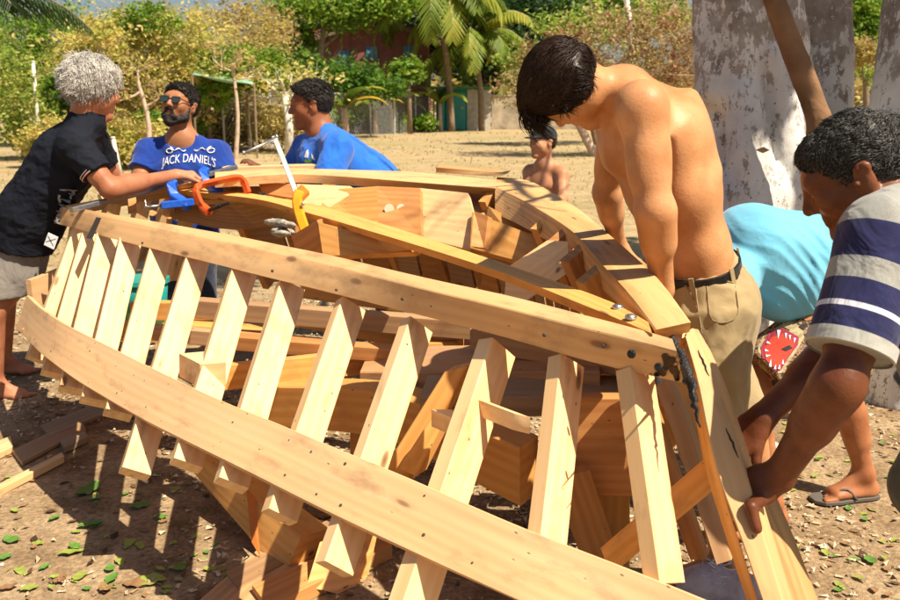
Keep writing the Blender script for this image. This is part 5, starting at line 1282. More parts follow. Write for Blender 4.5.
# pale plastic bag with white cord under the stem
S = Sculpt(.006); cbg = Z(722,590,.06); rn = random.Random(8)
for i in range(9): S.ell(cbg+V((rn.uniform(-.07, .07), rn.uniform(-.05, .05), rn.uniform(-.02, .02))), (rn.uniform(.04, .07), rn.uniform(.04, .06), rn.uniform(.03, .06)), None, .02)
bag = S.build('plastic_bag', simple('lilac_grey_plastic', (.42, .40, .46), .45, 0, .5, .15, 30, .6, 40), None, disp=wrinkle(.008, 22)); root_at(bag, V((cbg.x, cbg.y, 0))); tag(bag, 'pale grey plastic bag on the ground under the stem', 'bag')
mb = MB()
for i in range(34):
    a = Z(712+rn.uniform(-8, 14), 572+rn.uniform(-12, 12), .10); mb.tube(crom([a, a+V((rn.gauss(0, .02), rn.gauss(0, .02), rn.gauss(0.01, .012))), a+V((rn.gauss(0, .035), rn.gauss(0, .035), rn.gauss(0, .014)))], 5), .0016, 4)
o = mb.build('cord_tangle', WHITE_PR, None, smooth=True); root_at(o, V((cbg.x, cbg.y+.05, 0))); tag(o, 'tangle of white cord lying against the pale plastic bag', 'cord')
# white crumpled paper behind the hands
S = Sculpt(.006); cp = Z(770,456,.04)
for i in range(6): S.ell(cp+V((rn.uniform(-.06, .06), rn.uniform(-.04, .04), rn.uniform(-.02, .02))), (.04, .035, .03), None, .012)
o = S.build('paper', simple('white_paper', (.66, .62, .56), .8), None, disp=wrinkle(.01, 25)); root_at(o, V((cp.x, cp.y, 0))); tag(o, 'crumpled white paper on the ground beyond the gripping hand', 'paper')
# sandals of the turquoise man
SB = simple('grey_rubber', (.10, .085, .07), .7); 
for k, (an, td) in enumerate(((aC2, V((-1, -.18, 0))), (aC1+V((-.02, .05, 0)), V((-1, .05, 0))))):
    td = td.normalized(); l = V((-td.y, td.x, 0)); g = V((an.x, an.y, 0))
    out = [(-.065, 0), (-.055, .03), (-.01, .036), (.05, .038), (.12, .05), (.175, .045), (.205, .018), (.205, -.02), (.18, -.045), (.12, -.05), (.05, -.036), (-.01, -.034), (-.055, -.028)]
    mb = MB(); mb.prism([g+td*a+l*b_+V((0, 0, .001)) for a, b_ in out], V((0, 0, .014))); sn = mb.build('sandal', SB, cy, bevel=.002)
    mb = MB(); mb.tube(crom([g+td*.05+l*.042+V((0, 0, .015)), g+td*.09+l*.03+V((0, 0, .055)), g+td*.145+l*.012+V((0, 0, .02))], 8), .005, 6); mb.tube(crom([g+td*.05-l*.042+V((0, 0, .015)), g+td*.09-l*.02+V((0, 0, .055)), g+td*.145+l*.012+V((0, 0, .02))], 8), .005, 6); mb.build('strap', SB, sn, smooth=True)
# ================================================================ BACKGROUND PLANTING, SHED, HOUSE, FENCE
def leafmat(name, stops, trans=.45):
    m, nt, b = newmat(name); L = nt.links
    at = N(nt, 'ShaderNodeAttribute', attribute_name='lc'); r = ramp(nt, stops); L.new(at.outputs['Fac'], r.inputs['Fac'])
    b.inputs['Roughness'].default_value = .55; b.inputs['Specular IOR Level'].default_value = .3; L.new(r.outputs['Color'], b.inputs['Base Color'])
    t = N(nt, 'ShaderNodeBsdfTranslucent'); L.new(r.outputs['Color'], t.inputs['Color'])
    mx = N(nt, 'ShaderNodeMixShader'); mx.inputs[0].default_value = trans; L.new(b.outputs[0], mx.inputs[1]); L.new(t.outputs[0], mx.inputs[2])
    L.new(mx.outputs[0], nt.nodes['Material Output'].inputs['Surface']); return m
LF = dict(
    ochre=leafmat('ochre_leaves', [(0, (.16, .18, .03)), (.25, (.40, .42, .08)), (.5, (.62, .52, .14)), (.72, (.72, .54, .22)), (.88, (.40, .52, .08)), (1, (.62, .44, .27))]),
    olive=leafmat('olive_leaves', [(0, (.10, .14, .02)), (.4, (.24, .36, .05)), (.75, (.42, .47, .09)), (1, (.60, .48, .18))]),
    rust=leafmat('rusty_leaves', [(0, (.12, .05, .025)), (.3, (.38, .17, .08)), (.55, (.50, .38, .20)), (.8, (.28, .29, .08)), (1, (.55, .42, .26))]),
    pink=leafmat('dry_pinkish_leaves', [(0, (.24, .17, .06)), (.4, (.50, .37, .16)), (.7, (.48, .44, .10)), (1, (.58, .42, .26))]),
    green=leafmat('green_leaves', [(0, (.02, .05, .008)), (.4, (.06, .15, .015)), (.75, (.14, .27, .025)), (1, (.28, .38, .05))]),
    bright=leafmat('bright_green_leaves', [(0, (.05, .12, .012)), (.5, (.16, .30, .025)), (1, (.36, .42, .06))]),
    dark=leafmat('dark_green_leaves', [(0, (.006, .02, .006)), (.5, (.02, .055, .012)), (1, (.06, .12, .02))]),
    palm=leafmat('palm_leaflets', [(0, (.05, .10, .012)), (.5, (.20, .28, .03)), (.8, (.38, .38, .05)), (1, (.50, .32, .03))]),
    darkpalm=leafmat('dark_palm_leaflets', [(0, (.015, .035, .01)), (1, (.07, .11, .03))], .2),
)
BK_G = simple('grey_brown_bark', (.22, .16, .11), .9, 0, .2, .35, 12, .6, 30)
BK_P = simple('pale_bark', (.48, .36, .27), .85, 0, .2, .25, 10, .5, 30)
BK_W = simple('whitewashed_bark', (.62, .58, .50), .85, 0, .2, .2, 10, .4, 30)
def leaves(name, blobs, size, mat, parent, seed, clump=.16, per=26, flat=.75):
    rs = np.random.RandomState(seed); P = []; Cc = []
    for (c, rad, n) in blobs:
        c = np.array(c, float); rad = np.array(rad, float); k = max(1, n//per)
        d = rs.normal(size=(k, 3)); d /= np.linalg.norm(d, axis=1)[:, None]
        cc = c+d*rad*(rs.uniform(.15, 1, (k, 1))**.45)*rs.uniform(.8, 1.12, (k, 1))
        sg = rad.mean()*clump*rs.uniform(.5, 1.5, (k, 1, 1))
        q = cc[:, None, :]+rs.normal(size=(k, per, 3))*sg*np.array([1, 1, flat])
        P.append(q.reshape(-1, 3)); Cc.append(np.repeat(rs.uniform(0, 1, k), per)*.6+rs.uniform(0, 1, k*per)*.4)
    P = np.concatenate(P); Cc = np.concatenate(Cc); n = len(P)
    u = rs.normal(size=(n, 3)); u[:, 2] *= .6; u /= np.linalg.norm(u, axis=1)[:, None]
    w = rs.normal(size=(n, 3)); v = np.cross(u, w); v /= np.linalg.norm(v, axis=1)[:, None]
    s = size*rs.uniform(.6, 1.4, (n, 1))
    vs = np.stack([P-u*s, P+v*s*.45+u*s*.1, P+u*s, P-v*s*.45+u*s*.1], 1).reshape(-1, 3)
    me = bpy.data.meshes.new(name); me.vertices.add(4*n); me.vertices.foreach_set('co', vs.astype(np.float32).ravel())
    me.loops.add(4*n); me.loops.foreach_set('vertex_index', np.arange(4*n, dtype=np.int32))
    me.polygons.add(n); me.polygons.foreach_set('loop_start', np.arange(n, dtype=np.int32)*4); me.polygons.foreach_set('loop_total', np.full(n, 4, np.int32))
    me.update(calc_edges=True)
    a = me.attributes.new('lc', 'FLOAT', 'POINT'); a.data.foreach_set('value', np.repeat(Cc, 4).astype(np.float32))
    return link(name, me, mat, parent)
def branches(mb, p, d, L_, r, depth, rnd, spread=.6, up=.1, tips=None):
    pts = [V(p)]; rad = [r]; dd = V(d).normalized()
    for i in range(4):
        dd = (dd+V((rnd.gauss(0, .16), rnd.gauss(0, .16), rnd.gauss(0, .12)+up*.3))).normalized(); pts.append(pts[-1]+dd*L_/4); rad.append(r*(1-.14*(i+1)))
    mb.tube(pts, rad, 6 if depth > 1 else 4, cap=False)
    if depth <= 0:
        if tips is not None: tips.append(pts[-1])
        return
    for i in range(rnd.choice((2, 3, 3))):
        k = rnd.choice((2, 3, 4)); nd = (dd+V((rnd.gauss(0, spread), rnd.gauss(0, spread), rnd.gauss(0, spread*.6)+up))).normalized()
        branches(mb, pts[k], nd, L_*rnd.uniform(.6, .85), rad[k]*.68, depth-1, rnd, spread, up, tips)
def tree(label, px, base_y, Y, crown, n, leaf, pal, seed, name='tree', cat='tree', grp=None, bark=BK_G, trunk_r=.10, depth=3, lean=0, clump=.16, per=26):
    """crown: list of (px, py, rpx, rpy) blobs at depth Y"""
    base = D(px, 100, Y); base = V((base.x, Y, 0)); root = empty(name, base, label, cat, grp)
    rnd = random.Random(seed); sc = FL/Y
    top = D(crown[0][0], crown[0][1]+crown[0][3]*.5, Y); h = max(.4, top.z)
    mb = MB(); p1 = base.lerp(top, .5)+V((rnd.uniform(-.1, .1)*h, 0, 0)); mb.tube(crom([base-V((0, 0, .1)), p1, top], 7), [trunk_r*(1.25-.1*i) for i in range(7)], 8, cap=False)
    for (cx, cy, rx, ry) in crown:
        t = D(cx, cy+ry*.3, Y); o = p1.lerp(top, rnd.uniform(.2, 1)); L_ = (t-o).length
        branches(mb, o, (t-o)+V((0, 0, .01)), max(L_, .5*rx/sc), trunk_r*.55, depth-1, rnd, .55, .12)
    mb.build('trunk', bark, root, smooth=True)
    if n:
        blobs = [(D(cx, cy, Y+rnd.uniform(-.5, .5)*rx/sc), (rx/sc, rx/sc*.8, ry/sc), int(n*rx*ry/sum(c[2]*c[3] for c in crown))) for (cx, cy, rx, ry) in crown]
        leaves('crown', blobs, leaf, LF[pal], root, seed, clump, per)
    return root
T3 = 'trees and scrub behind the field'
tree('ochre leaved tree filling the left behind the grey haired man', 150,150,25, [(120,58,75,45),(165,36,60,32),(95,95,50,35),(180,85,45,40)], 19000, .06, 'ochre', 1, grp=T3, bark=BK_P, trunk_r=.12, depth=4, clump=.11)
tree('olive green scrubby tree at the far left edge', 20,150,23, [(15,95,55,50),(-30,60,50,50),(45,125,50,28)], 11000, .06, 'olive', 2, grp=T3, clump=.12)
tree('thin yellowing tree rising at the top left corner', 55,150,29, [(60,40,55,32),(10,38,48,26)], 8000, .07, 'bright', 3, grp=T3, clump=.12)
tree('dry pinkish tree with bare twigs left of the frangipani', 235,148,28, [(228,45,60,38),(255,22,45,24),(200,110,40,32)], 11000, .06, 'pink', 4, grp=T3, bark=BK_P, depth=4, clump=.11)
tree('yellow green bush above the bearded man', 205,150,26, [(205,68,38,26),(250,70,40,22),(170,128,40,22)], 9000, .08, 'bright', 5, grp=T3)
tree('low ochre brush beside the white post', 120,165,20, [(120,140,48,22),(60,140,42,20)], 8000, .06, 'ochre', 6, 'bush', 'bush', grp=T3, trunk_r=.04)
tree('straw coloured brush behind the two blue tees', 255,148,27, [(245,120,42,22),(290,125,40,20),(215,130,30,18)], 9000, .07, 'pink', 7, 'bush', 'bush', grp=T3, trunk_r=.04)
tree('bright green tree above the pink house', 325,140,40, [(325,8,60,20),(288,42,30,20),(375,0,45,18)], 15000, .12, 'bright', 8, grp=T3, trunk_r=.15)
tree('low green tree with flat foliage in front of the pink house', 350,138,36, [(330,78,52,15),(292,66,36,14),(375,86,34,10)], 9000, .10, 'green', 9, grp=T3)
tree('dark dense tree behind the coconut palms', 470,128,52, [(490,40,60,42),(430,30,50,45),(535,25,45,30)], 17000, .17, 'dark', 10, grp=T3, trunk_r=.3)
tree('tall dark green tree at the top centre', 560,128,55, [(585,8,60,14),(520,3,40,18),(640,5,50,10)], 9000, .18, 'green', 11, grp=T3, trunk_r=.3)
tree('bright green leafy bush on the fence line', 440,132,42, [(396,120,20,10),(424,122,14,9),(330,112,40,14)], 7000, .10, 'bright', 12, 'bush', 'bush', grp=T3, trunk_r=.05)
tree('rusty leaved dead looking bush over the concrete wall', 600,128,24, [(560,62,52,34),(610,45,50,38),(665,60,42,42),(540,90,45,22),(670,28,45,28)], 9500, .055, 'rust', 13, grp=T3, bark=BK_P, depth=4, clump=.10, per=12)
tree('sparse green topped tree behind the rusty bush', 600,128,30, [(590,25,55,18),(650,18,50,16),(530,60,30,14)], 6000, .09, 'olive', 14, grp=T3)
tree('rust speckled bush low behind the youth', 680,118,26, [(690,72,32,20),(650,100,40,14),(705,40,25,25)], 6000, .06, 'rust', 15, 'bush', 'bush', grp=T3, trunk_r=.04, bark=BK_P)
tree('sunny green tree between the two whitewashed trunks', 870,100,60, [(868,28,34,30),(890,12,40,26),(850,5,30,16)], 9000, .16, 'bright', 16, grp=T3, trunk_r=.2)
tree('pinkish brush below the sunny green tree', 868,100,50, [(862,52,24,14),(895,58,20,12)], 4000, .11, 'pink', 17, 'bush', 'bush', grp=T3, trunk_r=.05)
tree('olive thicket seen low between the trunks', 880,105,55, [(885,80,24,8),(858,72,20,8),(915,76,24,12)], 2500, .11, 'olive', 18, 'bush', 'bush', grp=T3, trunk_r=.05)
tree('green shrub behind the grey haired man\'s head', 95,150,21, [(85,112,26,24),(62,88,20,16)], 4200, .06, 'green', 21, 'bush', 'bush', grp=T3, trunk_r=.04)
tree('bright green shoots left of the bearded man', 140,150,22, [(150,120,16,12),(108,135,14,12)], 1800, .055, 'bright', 22, 'bush', 'bush', grp=T3, trunk_r=.04)
tree('bare pinkish dry tree with many thin limbs behind the outstretched arm', 140,152,19, [(138,70,26,22),(120,100,18,20),(160,95,18,18)], 500, .05, 'pink', 23, 'dry_tree', grp=T3, bark=BK_P, trunk_r=.055, depth=4)
tree('leafless tan tree right above the tarpaulin', 232,150,22, [(232,52,26,22),(255,70,20,16),(210,60,18,16)], 500, .05, 'pink', 24, 'dry_tree', grp=T3, bark=BK_P, trunk_r=.05, depth=4)
tree('yellow leaved sapling leaning over the grey haired man', 105,151,20, [(100,40,30,16),(75,60,20,14)], 1900, .055, 'ochre', 25, 'sapling', grp=T3, bark=BK_P, trunk_r=.04)
tree('lime green tree crown high behind the outstretched arm', 170,152,24, [(150,22,34,18),(100,70,26,20),(215,95,26,16)], 5200, .06, 'bright', 26, grp=T3, bark=BK_P, clump=.12)
# distant tree line closing the horizon (reads as one mass)
bl_ = []
for i in range(60):
    x = -90+i*3.2; bl_.append(((x, 82+random.uniform(-6, 6), random.uniform(1.5, 3.2)), (3.2, 3, random.uniform(2.0, 3.6)), 500))
o = leaves('distant_woodland', bl_, .42, LF['pink'], None, 55, .2); tag(o, kind='stuff')
# white painted trunk in the rusty bush, bare frangipani
wt = empty('dead_tree', D(632,120,22), 'whitewashed slim trunk standing in the rusty bush behind the youth', 'tree trunk'); wt.location.z = 0
mb = MB(); mb.tube([V((D(632,100,24.6).x, 24.6, 0)), D(633,62,24.6), D(630,28,24.6), D(626,-10,24.6)], [.11, .095, .085, .05], 8); mb.build('trunk', BK_W, wt, smooth=True)
fr = empty('frangipani_tree', V((D(288,100,25).x, 25, 0)), 'pale leafless frangipani behind the two men in blue', 'tree')
mb = MB(); rnd = random.Random(31); b0_ = V((D(287,100,25).x, 25, 0)); b1q = D(286,97,25); mb.tube([b0_, b0_.lerp(b1q, .5)+V((.04, 0, 0)), b1q], [.14, .11, .10], 8)
for tx_, ty_ in ((235,96),(250,72),(275,60),(300,62),(325,84),(340,98),(262,88)): branches(mb, b1q, D(tx_, ty_, 25)-b1q, (D(tx_, ty_, 25)-b1q).length*.6, .055, 2, rnd, .5, .1)
mb.build('trunk', BK_W, fr, smooth=True)
leaves('crown', [(D(280,80,25), (1.6, 1.2, .5), 700)], .07, LF['ochre'], fr, 6, .2, 10)
# coconut palms
def frond(mbl, cols, base, az, el, L_, droop, rnd, leaf_len, width=.05, nleaf=26):
    pts = []; p = V(base); a = el
    for i in range(12):
        pts.append(p.copy()); p = p+V((math.cos(az)*math.cos(a), math.sin(az)*math.cos(a), math.sin(a)))*L_/11; a -= droop/11*(.5+i/9)
    tone = rnd.random(); side = V((-math.sin(az), math.cos(az), 0)); c = crom(pts, nleaf)
    for i in range(1, nleaf):
        t = i/nleaf; d = (c[min(i+1, nleaf-1)]-c[i-1]).normalized(); ll = leaf_len*math.sin(math.pi*(.12+.86*t))**.7
        for sg in (-1, 1):
            v = (side*sg*.75+d*.55+V((0, 0, -.45-.3*rnd.random()))).normalized(); e = c[i]+v*ll; m_ = c[i]+v*ll*.5+V((0, 0, ll*.06)); wv = d*width
            o = len(mbl.v); mbl.v += [c[i]-wv*.4, c[i]+wv*.4, m_+wv*.6, e, m_-wv*.4]; mbl.f.append((o, o+1, o+2, o+3, o+4)); cols += [min(1, max(0, tone*.6+.4*t*rnd.random()+.1*rnd.random()))]*5
    return pts
def palm(label, px, base_y, Y, cx, cy, nf, L_, seed, pal='palm', tr_=.13, azs=None, els=None):
    rnd = random.Random(seed); base = V((D(px, 100, Y).x, Y, 0)); top = D(cx, cy, Y); root = empty('coconut_palm', base, label, 'palm tree', 'coconut palms')
    mb = MB(); mb.tube(crom([base, base.lerp(top, .5)+V((.15, 0, 0)), top], 12), [tr_*(1.3-.04*i) for i in range(12)], 10); mb.build('trunk', BK_G, root, smooth=True)
    ml = MB(); cols = []; mr = MB()
    for i in range(nf):
        az = azs[i] if azs else i*2.4+rnd.uniform(-.2, .2); el = els[i] if els else rnd.uniform(-.1, 1.2)
        pts = frond(ml, cols, top, az, el, L_*rnd.uniform(.8, 1.1), rnd.uniform(1.9, 2.9), rnd, L_*.27, .2 if Y > 20 else .035, 26)
        mr.tube(pts, [.03*(1-.07*k) for k in range(12)], 4)
    mesh('fronds', ml.v, ml.f, LF[pal], root, attrs={'lc': cols}); mr.build('frond_stalks', BK_P, root)
palm('coconut palm with a short trunk beside the green shed', 482,127,44, 472,40,17, 3.9, 41)
palm('taller coconut palm whose yellowing fronds hang at the top centre', 452,128,43, 436,-2,20, 5.0, 42)
# near dark palm frond entering at the top left: a palm standing just outside the frame
rnd = random.Random(5); Yp = 8.0; ctop = D(-70, -5, Yp); pr_ = empty('palm_tree', V((ctop.x-.2, Yp, 0)), 'dark palm whose frond hangs into the top left corner', 'palm tree')
mb = MB(); mb.tube(crom([V((ctop.x-.2, Yp, 0)), V((ctop.x-.3, Yp, 1.3)), ctop], 9), .11, 10); mb.build('trunk', BK_G, pr_, smooth=True)
ml = MB(); cols = []; mr = MB()
for az, el, L_ in ((0, .22, 1.42), (.35, .5, 1.2), (-.5, .3, 1.1), (2.2, .5, 1.6), (3.3, .4, 1.6), (4.4, .5, 1.6), (1.3, .8, 1.5)):
    pts = frond(ml, cols, ctop, az, el, L_, 1.1, rnd, .50, .018, 44); mr.tube(pts, [.014*(1-.06*k) for k in range(12)], 5)
mesh('fronds', ml.v, ml.f, LF['darkpalm'], pr_, attrs={'lc': cols}); mr.build('frond_stalks', BK_G, pr_)
# papaya and banana plants on the fence line
pp = empty('papaya_tree', V((D(410,100,40).x, 40, 0)), 'small papaya tree with a bare stem and round green top at the fence', 'tree')
mb = MB(); mb.tube([V((D(410,100,40).x, 40, 0)), D(409,95,40), D(408,70,40)], [.12, .09, .07], 8); mb.build('trunk', BK_G, pp, smooth=True)
leaves('crown', [(D(408,70,40), (.75, .6, .45), 1600)], .12, LF['bright'], pp, 9, .22, 16)
def banana(label, px, Y, h, seed, n=7):
    rnd = random.Random(seed); b = V((D(px, 100, Y).x, Y, 0)); root = empty('banana_plant', b, label, 'banana plant', 'banana plants along the fence')
    mb = MB(); mb.tube([b, b+V((0, 0, h*.5))], [.13, .08], 8); mb.build('stem', BK_P, root, smooth=True)
    ml = MB(); cols = []
    for i in range(n):
        az = i*2.4+rnd.random(); a = rnd.uniform(.7, 1.3); p = b+V((0, 0, h*.45)); pts = []
        for k in range(8): pts.append(p.copy()); p = p+V((math.cos(az)*math.cos(a), math.sin(az)*math.cos(a), math.sin(a)))*h*.11; a -= .28
        s = V((-math.sin(az), math.cos(az), 0)); tn = rnd.random(); o = len(ml.v)
        for k, q in enumerate(pts): w_ = h*.11*math.sin(math.pi*(.08+.9*k/7)); ml.v += [q-s*w_-V((0, 0, w_*.3)), q, q+s*w_-V((0, 0, w_*.3))]; cols += [tn]*3
        for k in range(7): ml.f += [(o+3*k, o+3*k+1, o+3*k+4, o+3*k+3), (o+3*k+1, o+3*k+2, o+3*k+5, o+3*k+4)]
    mesh('leaves', ml.v, ml.f, LF['palm'], root, attrs={'lc': cols})
banana('banana plant nearest the seated man in bright blue', 345,34,2.6,1); banana('banana plant between the papaya and the green shed', 440,43,2.8,2); banana('small banana plant right behind the fence post', 375,40,2.2,3); banana('broad banana plant left of the papaya', 392,41,2.4,4)
# pink house
Yh = 46; hs = empty('pink_house', V((D(365,100,Yh).x, Yh+2, 0)), 'dusky pink two storey house with blue windows half hidden by foliage', 'house')
PK = simple('dusky_pink_render', (.24, .095, .09), .8, 0, .2, .2, 3); x0, x1 = D(310,60,Yh).x, D(428,60,Yh).x; zt = D(365,26,Yh).z
mb = MB(); mb.box(((x0+x1)/2, Yh+2.5, zt/2), (x1-x0, 5, zt)); mb.build('wall', PK, hs)
mb = MB(); a = D(298,46,Yh-.6); b = D(378,20,Yh-.6); mb.prism([a, b, b+V((0, 0, .22)), a+V((0, 0, .22))], V((0, 6, 0))); c = D(440,44,Yh-.6); mb.prism([b+V((.01, 0, 0)), c, c+V((0, 0, .22)), b+V((.01, 0, .22))], V((0, 6, 0))); mb.build('roof', simple('rusty_roof_sheet', (.20, .13, .10), .7, 0, .3, .3, 4), hs)
for (x, y) in ((344,57),(372,53),(409,52)):
    mb = MB(); q = D(x, y, Yh); mb.box((q.x, Yh-.03, q.z), (.55, .06, .62)); w_ = mb.build('window', simple('blue_shutter', (.05, .20, .38), .5), hs)
    mb = MB(); mb.box((q.x, Yh-.07, q.z), (.05, .03, .62)); mb.box((q.x, Yh-.0705, q.z), (.55, .028, .04)); mb.build('frame', simple('shutter_frame', (.25, .33, .42), .6), w_)
# green and white shed, concrete wall
Ys = 45; sh_ = empty('garden_shed', V((D(462,100,Ys).x, Ys, 0)), 'small shed with teal doors, a pale end wall and a green roof slab', 'shed')
TEAL = simple('teal_paint', (.02, .23, .20), .6, 0, .3, .3, 6); CON = simple('pale_concrete', (.46, .42, .35), .9, 0, .2, .25, 5, .4, 10)
xa, xb, xc = D(436,100,Ys).x, D(467,100,Ys).x, D(491,100,Ys).x; zt = D(450,89,Ys).z
mb = MB(); mb.box(((xa+xb)/2, Ys+.9, zt/2), (xb-xa, 1.8, zt)); mb.build('body', TEAL, sh_)
mb = MB(); mb.box(((xb+xc)/2, Ys+.9, zt/2-.02), (xc-xb-.01, 1.9, zt-.04)); mb.build('end_wall', CON, sh_)
mb = MB(); mb.box(((xa+xc)/2-.15, Ys+.8, zt+.06), (xc-xa+.2, 2.6, .12)); mb.build('roof', simple('green_roof_edge', (.05, .22, .10), .7), sh_)
for i, (p_, q_) in enumerate(((xa+.10, (xa+xb)/2-.35), ((xa+xb)/2-.25, xb-.08))):
    mb = MB(); mb.box(((p_+q_)/2, Ys-.03, zt*.47), (q_-p_, .06, zt*.9)); dr = mb.build('door', simple('teal_door', (.03, .30, .26) if i else (.06, .36, .32), .5), sh_)
    mb = MB(); mb.box((q_-.15, Ys-.08, zt*.55), (.16, .04, .12)); mb.build('latch', simple('grey_latch', (.3, .33, .33), .5), dr)
cw = empty('concrete_wall', V((D(530,100,46).x, 46, 0)), 'low stained concrete wall running right from the shed', 'wall')
mb = MB(); xw0, xw1 = D(492,100,46).x, D(600,100,46).x; zw = D(520,96,46).z; mb.box(((xw0+xw1)/2, 46.3, zw/2), (xw1-xw0, .2, zw)); mb.build('wall', simple('stained_concrete', (.36, .30, .22), .95, 0, .1, .45, 2.5, .5, 8), cw)
mb = MB(); mb.box(((xw0+xw1)/2, 46.3, zw+.03), (xw1-xw0+.05, .26, .06)); mb.build('coping', CON, cw)
# chain link fence
GAL = simple('galvanised_post', (.50, .52, .50), .5, .3)
def fence(label, A, B, n, h, posts=GAL, wire=True):
    A, B = V(A), V(B); root = empty('chain_link_fence', A, label, 'fence')
    for i in range(n+1):
        p = A.lerp(B, i/n); mb = MB(); mb.tube([p-V((0, 0, .1)), p+V((0, 0, h))], .035, 7); mb.disc(p+V((0, 0, h)), (0, 0, 1), .042, .03, 8); mb.build('post', posts, root)
    mb = MB(); mb.tube([A+V((0, 0, h-.06)), B+V((0, 0, h-.06))], .022, 5); mb.build('top_rail', posts, root)
    if wire:
        mb = MB(); Lf = (B-A).length; d = (B-A)/Lf; k = int((Lf+h)/.22)
        for i in range(k):
            for sg in (1, -1):
                s0 = i*.22-(h if sg > 0 else 0); s1 = s0+h; za, zb_ = (0, h-.08) if sg > 0 else (h-.08, 0)
                if s0 < 0: za += (-s0)*(zb_-za)/(s1-s0); s0 = 0
                if s1 > Lf: zb_ += (Lf-s1)*(zb_-za)/(s1-s0); s1 = Lf
                if s1 <= s0: continue
                mb.tube([A+d*s0+V((0, 0, za)), A+d*s1+V((0, 0, zb_))], .007, 3, cap=False)
        mb.build('wire_mesh', GAL, root)
fence('chain link fence with pale posts crossing behind the blue tees to the shed', Z(225,152,0), Z(434,130,0), 7, 1.75)
fence('distant white railed fence between the whitewashed trunks', V((24, 60, 0)), V((38, 66, 0)), 6, 2.9, BK_W, False)
fence('white posted fence low behind the youth', V((7.6, 27, 0)), V((9.6, 30, 0)), 5, 1.9, BK_W, False)
for lab, x, y0, y1, Y in (('thin pale pole in the scrub behind the grey haired man', 35,62,150,22),('short white post under the outstretched arm', 115,138,172,18),('pale post right of the bearded man', 249,98,150,26)):
    r_ = empty('white_post', V((D(x, 100, Y).x, Y, 0)), lab, 'post'); mb = MB(); mb.tube([V((D(x, 100, Y).x, Y, -.05)), D(x-2, y0, Y)], [.05, .04], 8); mb.build('pole', BK_W, r_, smooth=True); mb = MB(); mb.disc(D(x-2, y0, Y), (0, 0, 1), .05, .03, 8); mb.build('cap', BK_W, r_)
# pale green tarpaulin awning
tw = empty('tarpaulin_awning', V((D(222,100,24).x, 24, 0)), 'faded green tarpaulin awning on poles above the bearded man', 'awning')
A_, B_2, C_, D2 = D(192,74,23.2), D(254,84,23.2), D(246,76,25.5), D(200,70,25.5); gv = []; gf = []
for i in range(9):
    for j in range(7):
        p = A_.lerp(B_2, i/8).lerp(D2.lerp(C_, i/8), j/6); gv.append(p-V((0, 0, .15*math.sin(math.pi*i/8)*math.sin(math.pi*j/6)))); 
for i in range(8):
    for j in range(6): a = i*7+j; gf.append((a, a+7, a+8, a+1))
ts = mesh('sheet', gv, gf, simple('faded_green_tarp', (.26, .46, .34), .6), tw, smooth=True); md = ts.modifiers.new('t', 'SOLIDIFY'); md.thickness = .01
for c in (A_, B_2, C_, D2): mb = MB(); mb.tube([V((c.x, c.y, 0)), c], .03, 6); mb.build('pole', BK_G, tw)
# ================================================================ WHITEWASHED TREE BEHIND THE YOUTH
m, nt, b = newmat('peeling_whitewash'); L = nt.links
tc = N(nt, 'ShaderNodeTexCoord'); sx = N(nt, 'ShaderNodeSeparateXYZ'); L.new(tc.outputs['Object'], sx.inputs[0])
barkn = N(nt, 'ShaderNodeTexNoise', i_Scale=9.0, i_Detail=8.0, i_Roughness=.65); L.new(tc.outputs['Object'], barkn.inputs['Vector'])
bark = ramp(nt, [(.3, (.20, .17, .14)), (.5, (.34, .30, .26)), (.7, (.44, .40, .35))]); L.new(barkn.outputs['Fac'], bark.inputs['Fac'])
mp = N(nt, 'ShaderNodeMapping'); mp.inputs['Scale'].default_value = (1, 1, .55); L.new(tc.outputs['Object'], mp.inputs['Vector'])
pn = N(nt, 'ShaderNodeTexNoise', i_Scale=17.0, i_Detail=12.0, i_Roughness=.78); L.new(mp.outputs['Vector'], pn.inputs['Vector'])
hz = N(nt, 'ShaderNodeMapRange'); hz.inputs['From Min'].default_value = 1.45; hz.inputs['From Max'].default_value = 1.95; hz.inputs['To Min'].default_value = .0; hz.inputs['To Max'].default_value = .13; L.new(sx.outputs['Z'], hz.inputs['Value'])
su = N(nt, 'ShaderNodeMath', operation='SUBTRACT'); L.new(pn.outputs['Fac'], su.inputs[0]); L.new(hz.outputs['Result'], su.inputs[1])
pk = ramp(nt, [(.43, (0, 0, 0)), (.46, (1, 1, 1))]); L.new(su.outputs[0], pk.inputs['Fac'])
wn = N(nt, 'ShaderNodeTexNoise', i_Scale=5.0, i_Detail=6.0); L.new(tc.outputs['Object'], wn.inputs['Vector'])
wc_ = ramp(nt, [(.35, (.56, .55, .53)), (.65, (.74, .73, .70))]); L.new(wn.outputs['Fac'], wc_.inputs['Fac'])
vo = N(nt, 'ShaderNodeTexVoronoi', i_Scale=26.0); L.new(tc.outputs['Object'], vo.inputs['Vector']); vr = ramp(nt, [(.08, (1, 1, 1)), (.13, (0, 0, 0))]); L.new(vo.outputs['Distance'], vr.inputs['Fac'])
mA = N(nt, 'ShaderNodeMix', data_type='RGBA'); L.new(vr.outputs['Color'], mA.inputs['Factor']); L.new(wc_.outputs['Color'], mA.inputs['A']); mA.inputs['B'].default_value = (.10, .08, .06, 1)
mB_ = N(nt, 'ShaderNodeMix', data_type='RGBA'); L.new(pk.outputs['Color'], mB_.inputs['Factor']); L.new(bark.outputs['Color'], mB_.inputs['A']); L.new(mA.outputs['Result'], mB_.inputs['B'])
L.new(mB_.outputs['Result'], b.inputs['Base Color']); b.inputs['Roughness'].default_value = .9; b.inputs['Specular IOR Level'].default_value = .15
bp = N(nt, 'ShaderNodeBump', i_Strength=.8, i_Distance=.012); L.new(su.outputs[0], bp.inputs['Height']); L.new(bp.outputs['Normal'], b.inputs['Normal'])
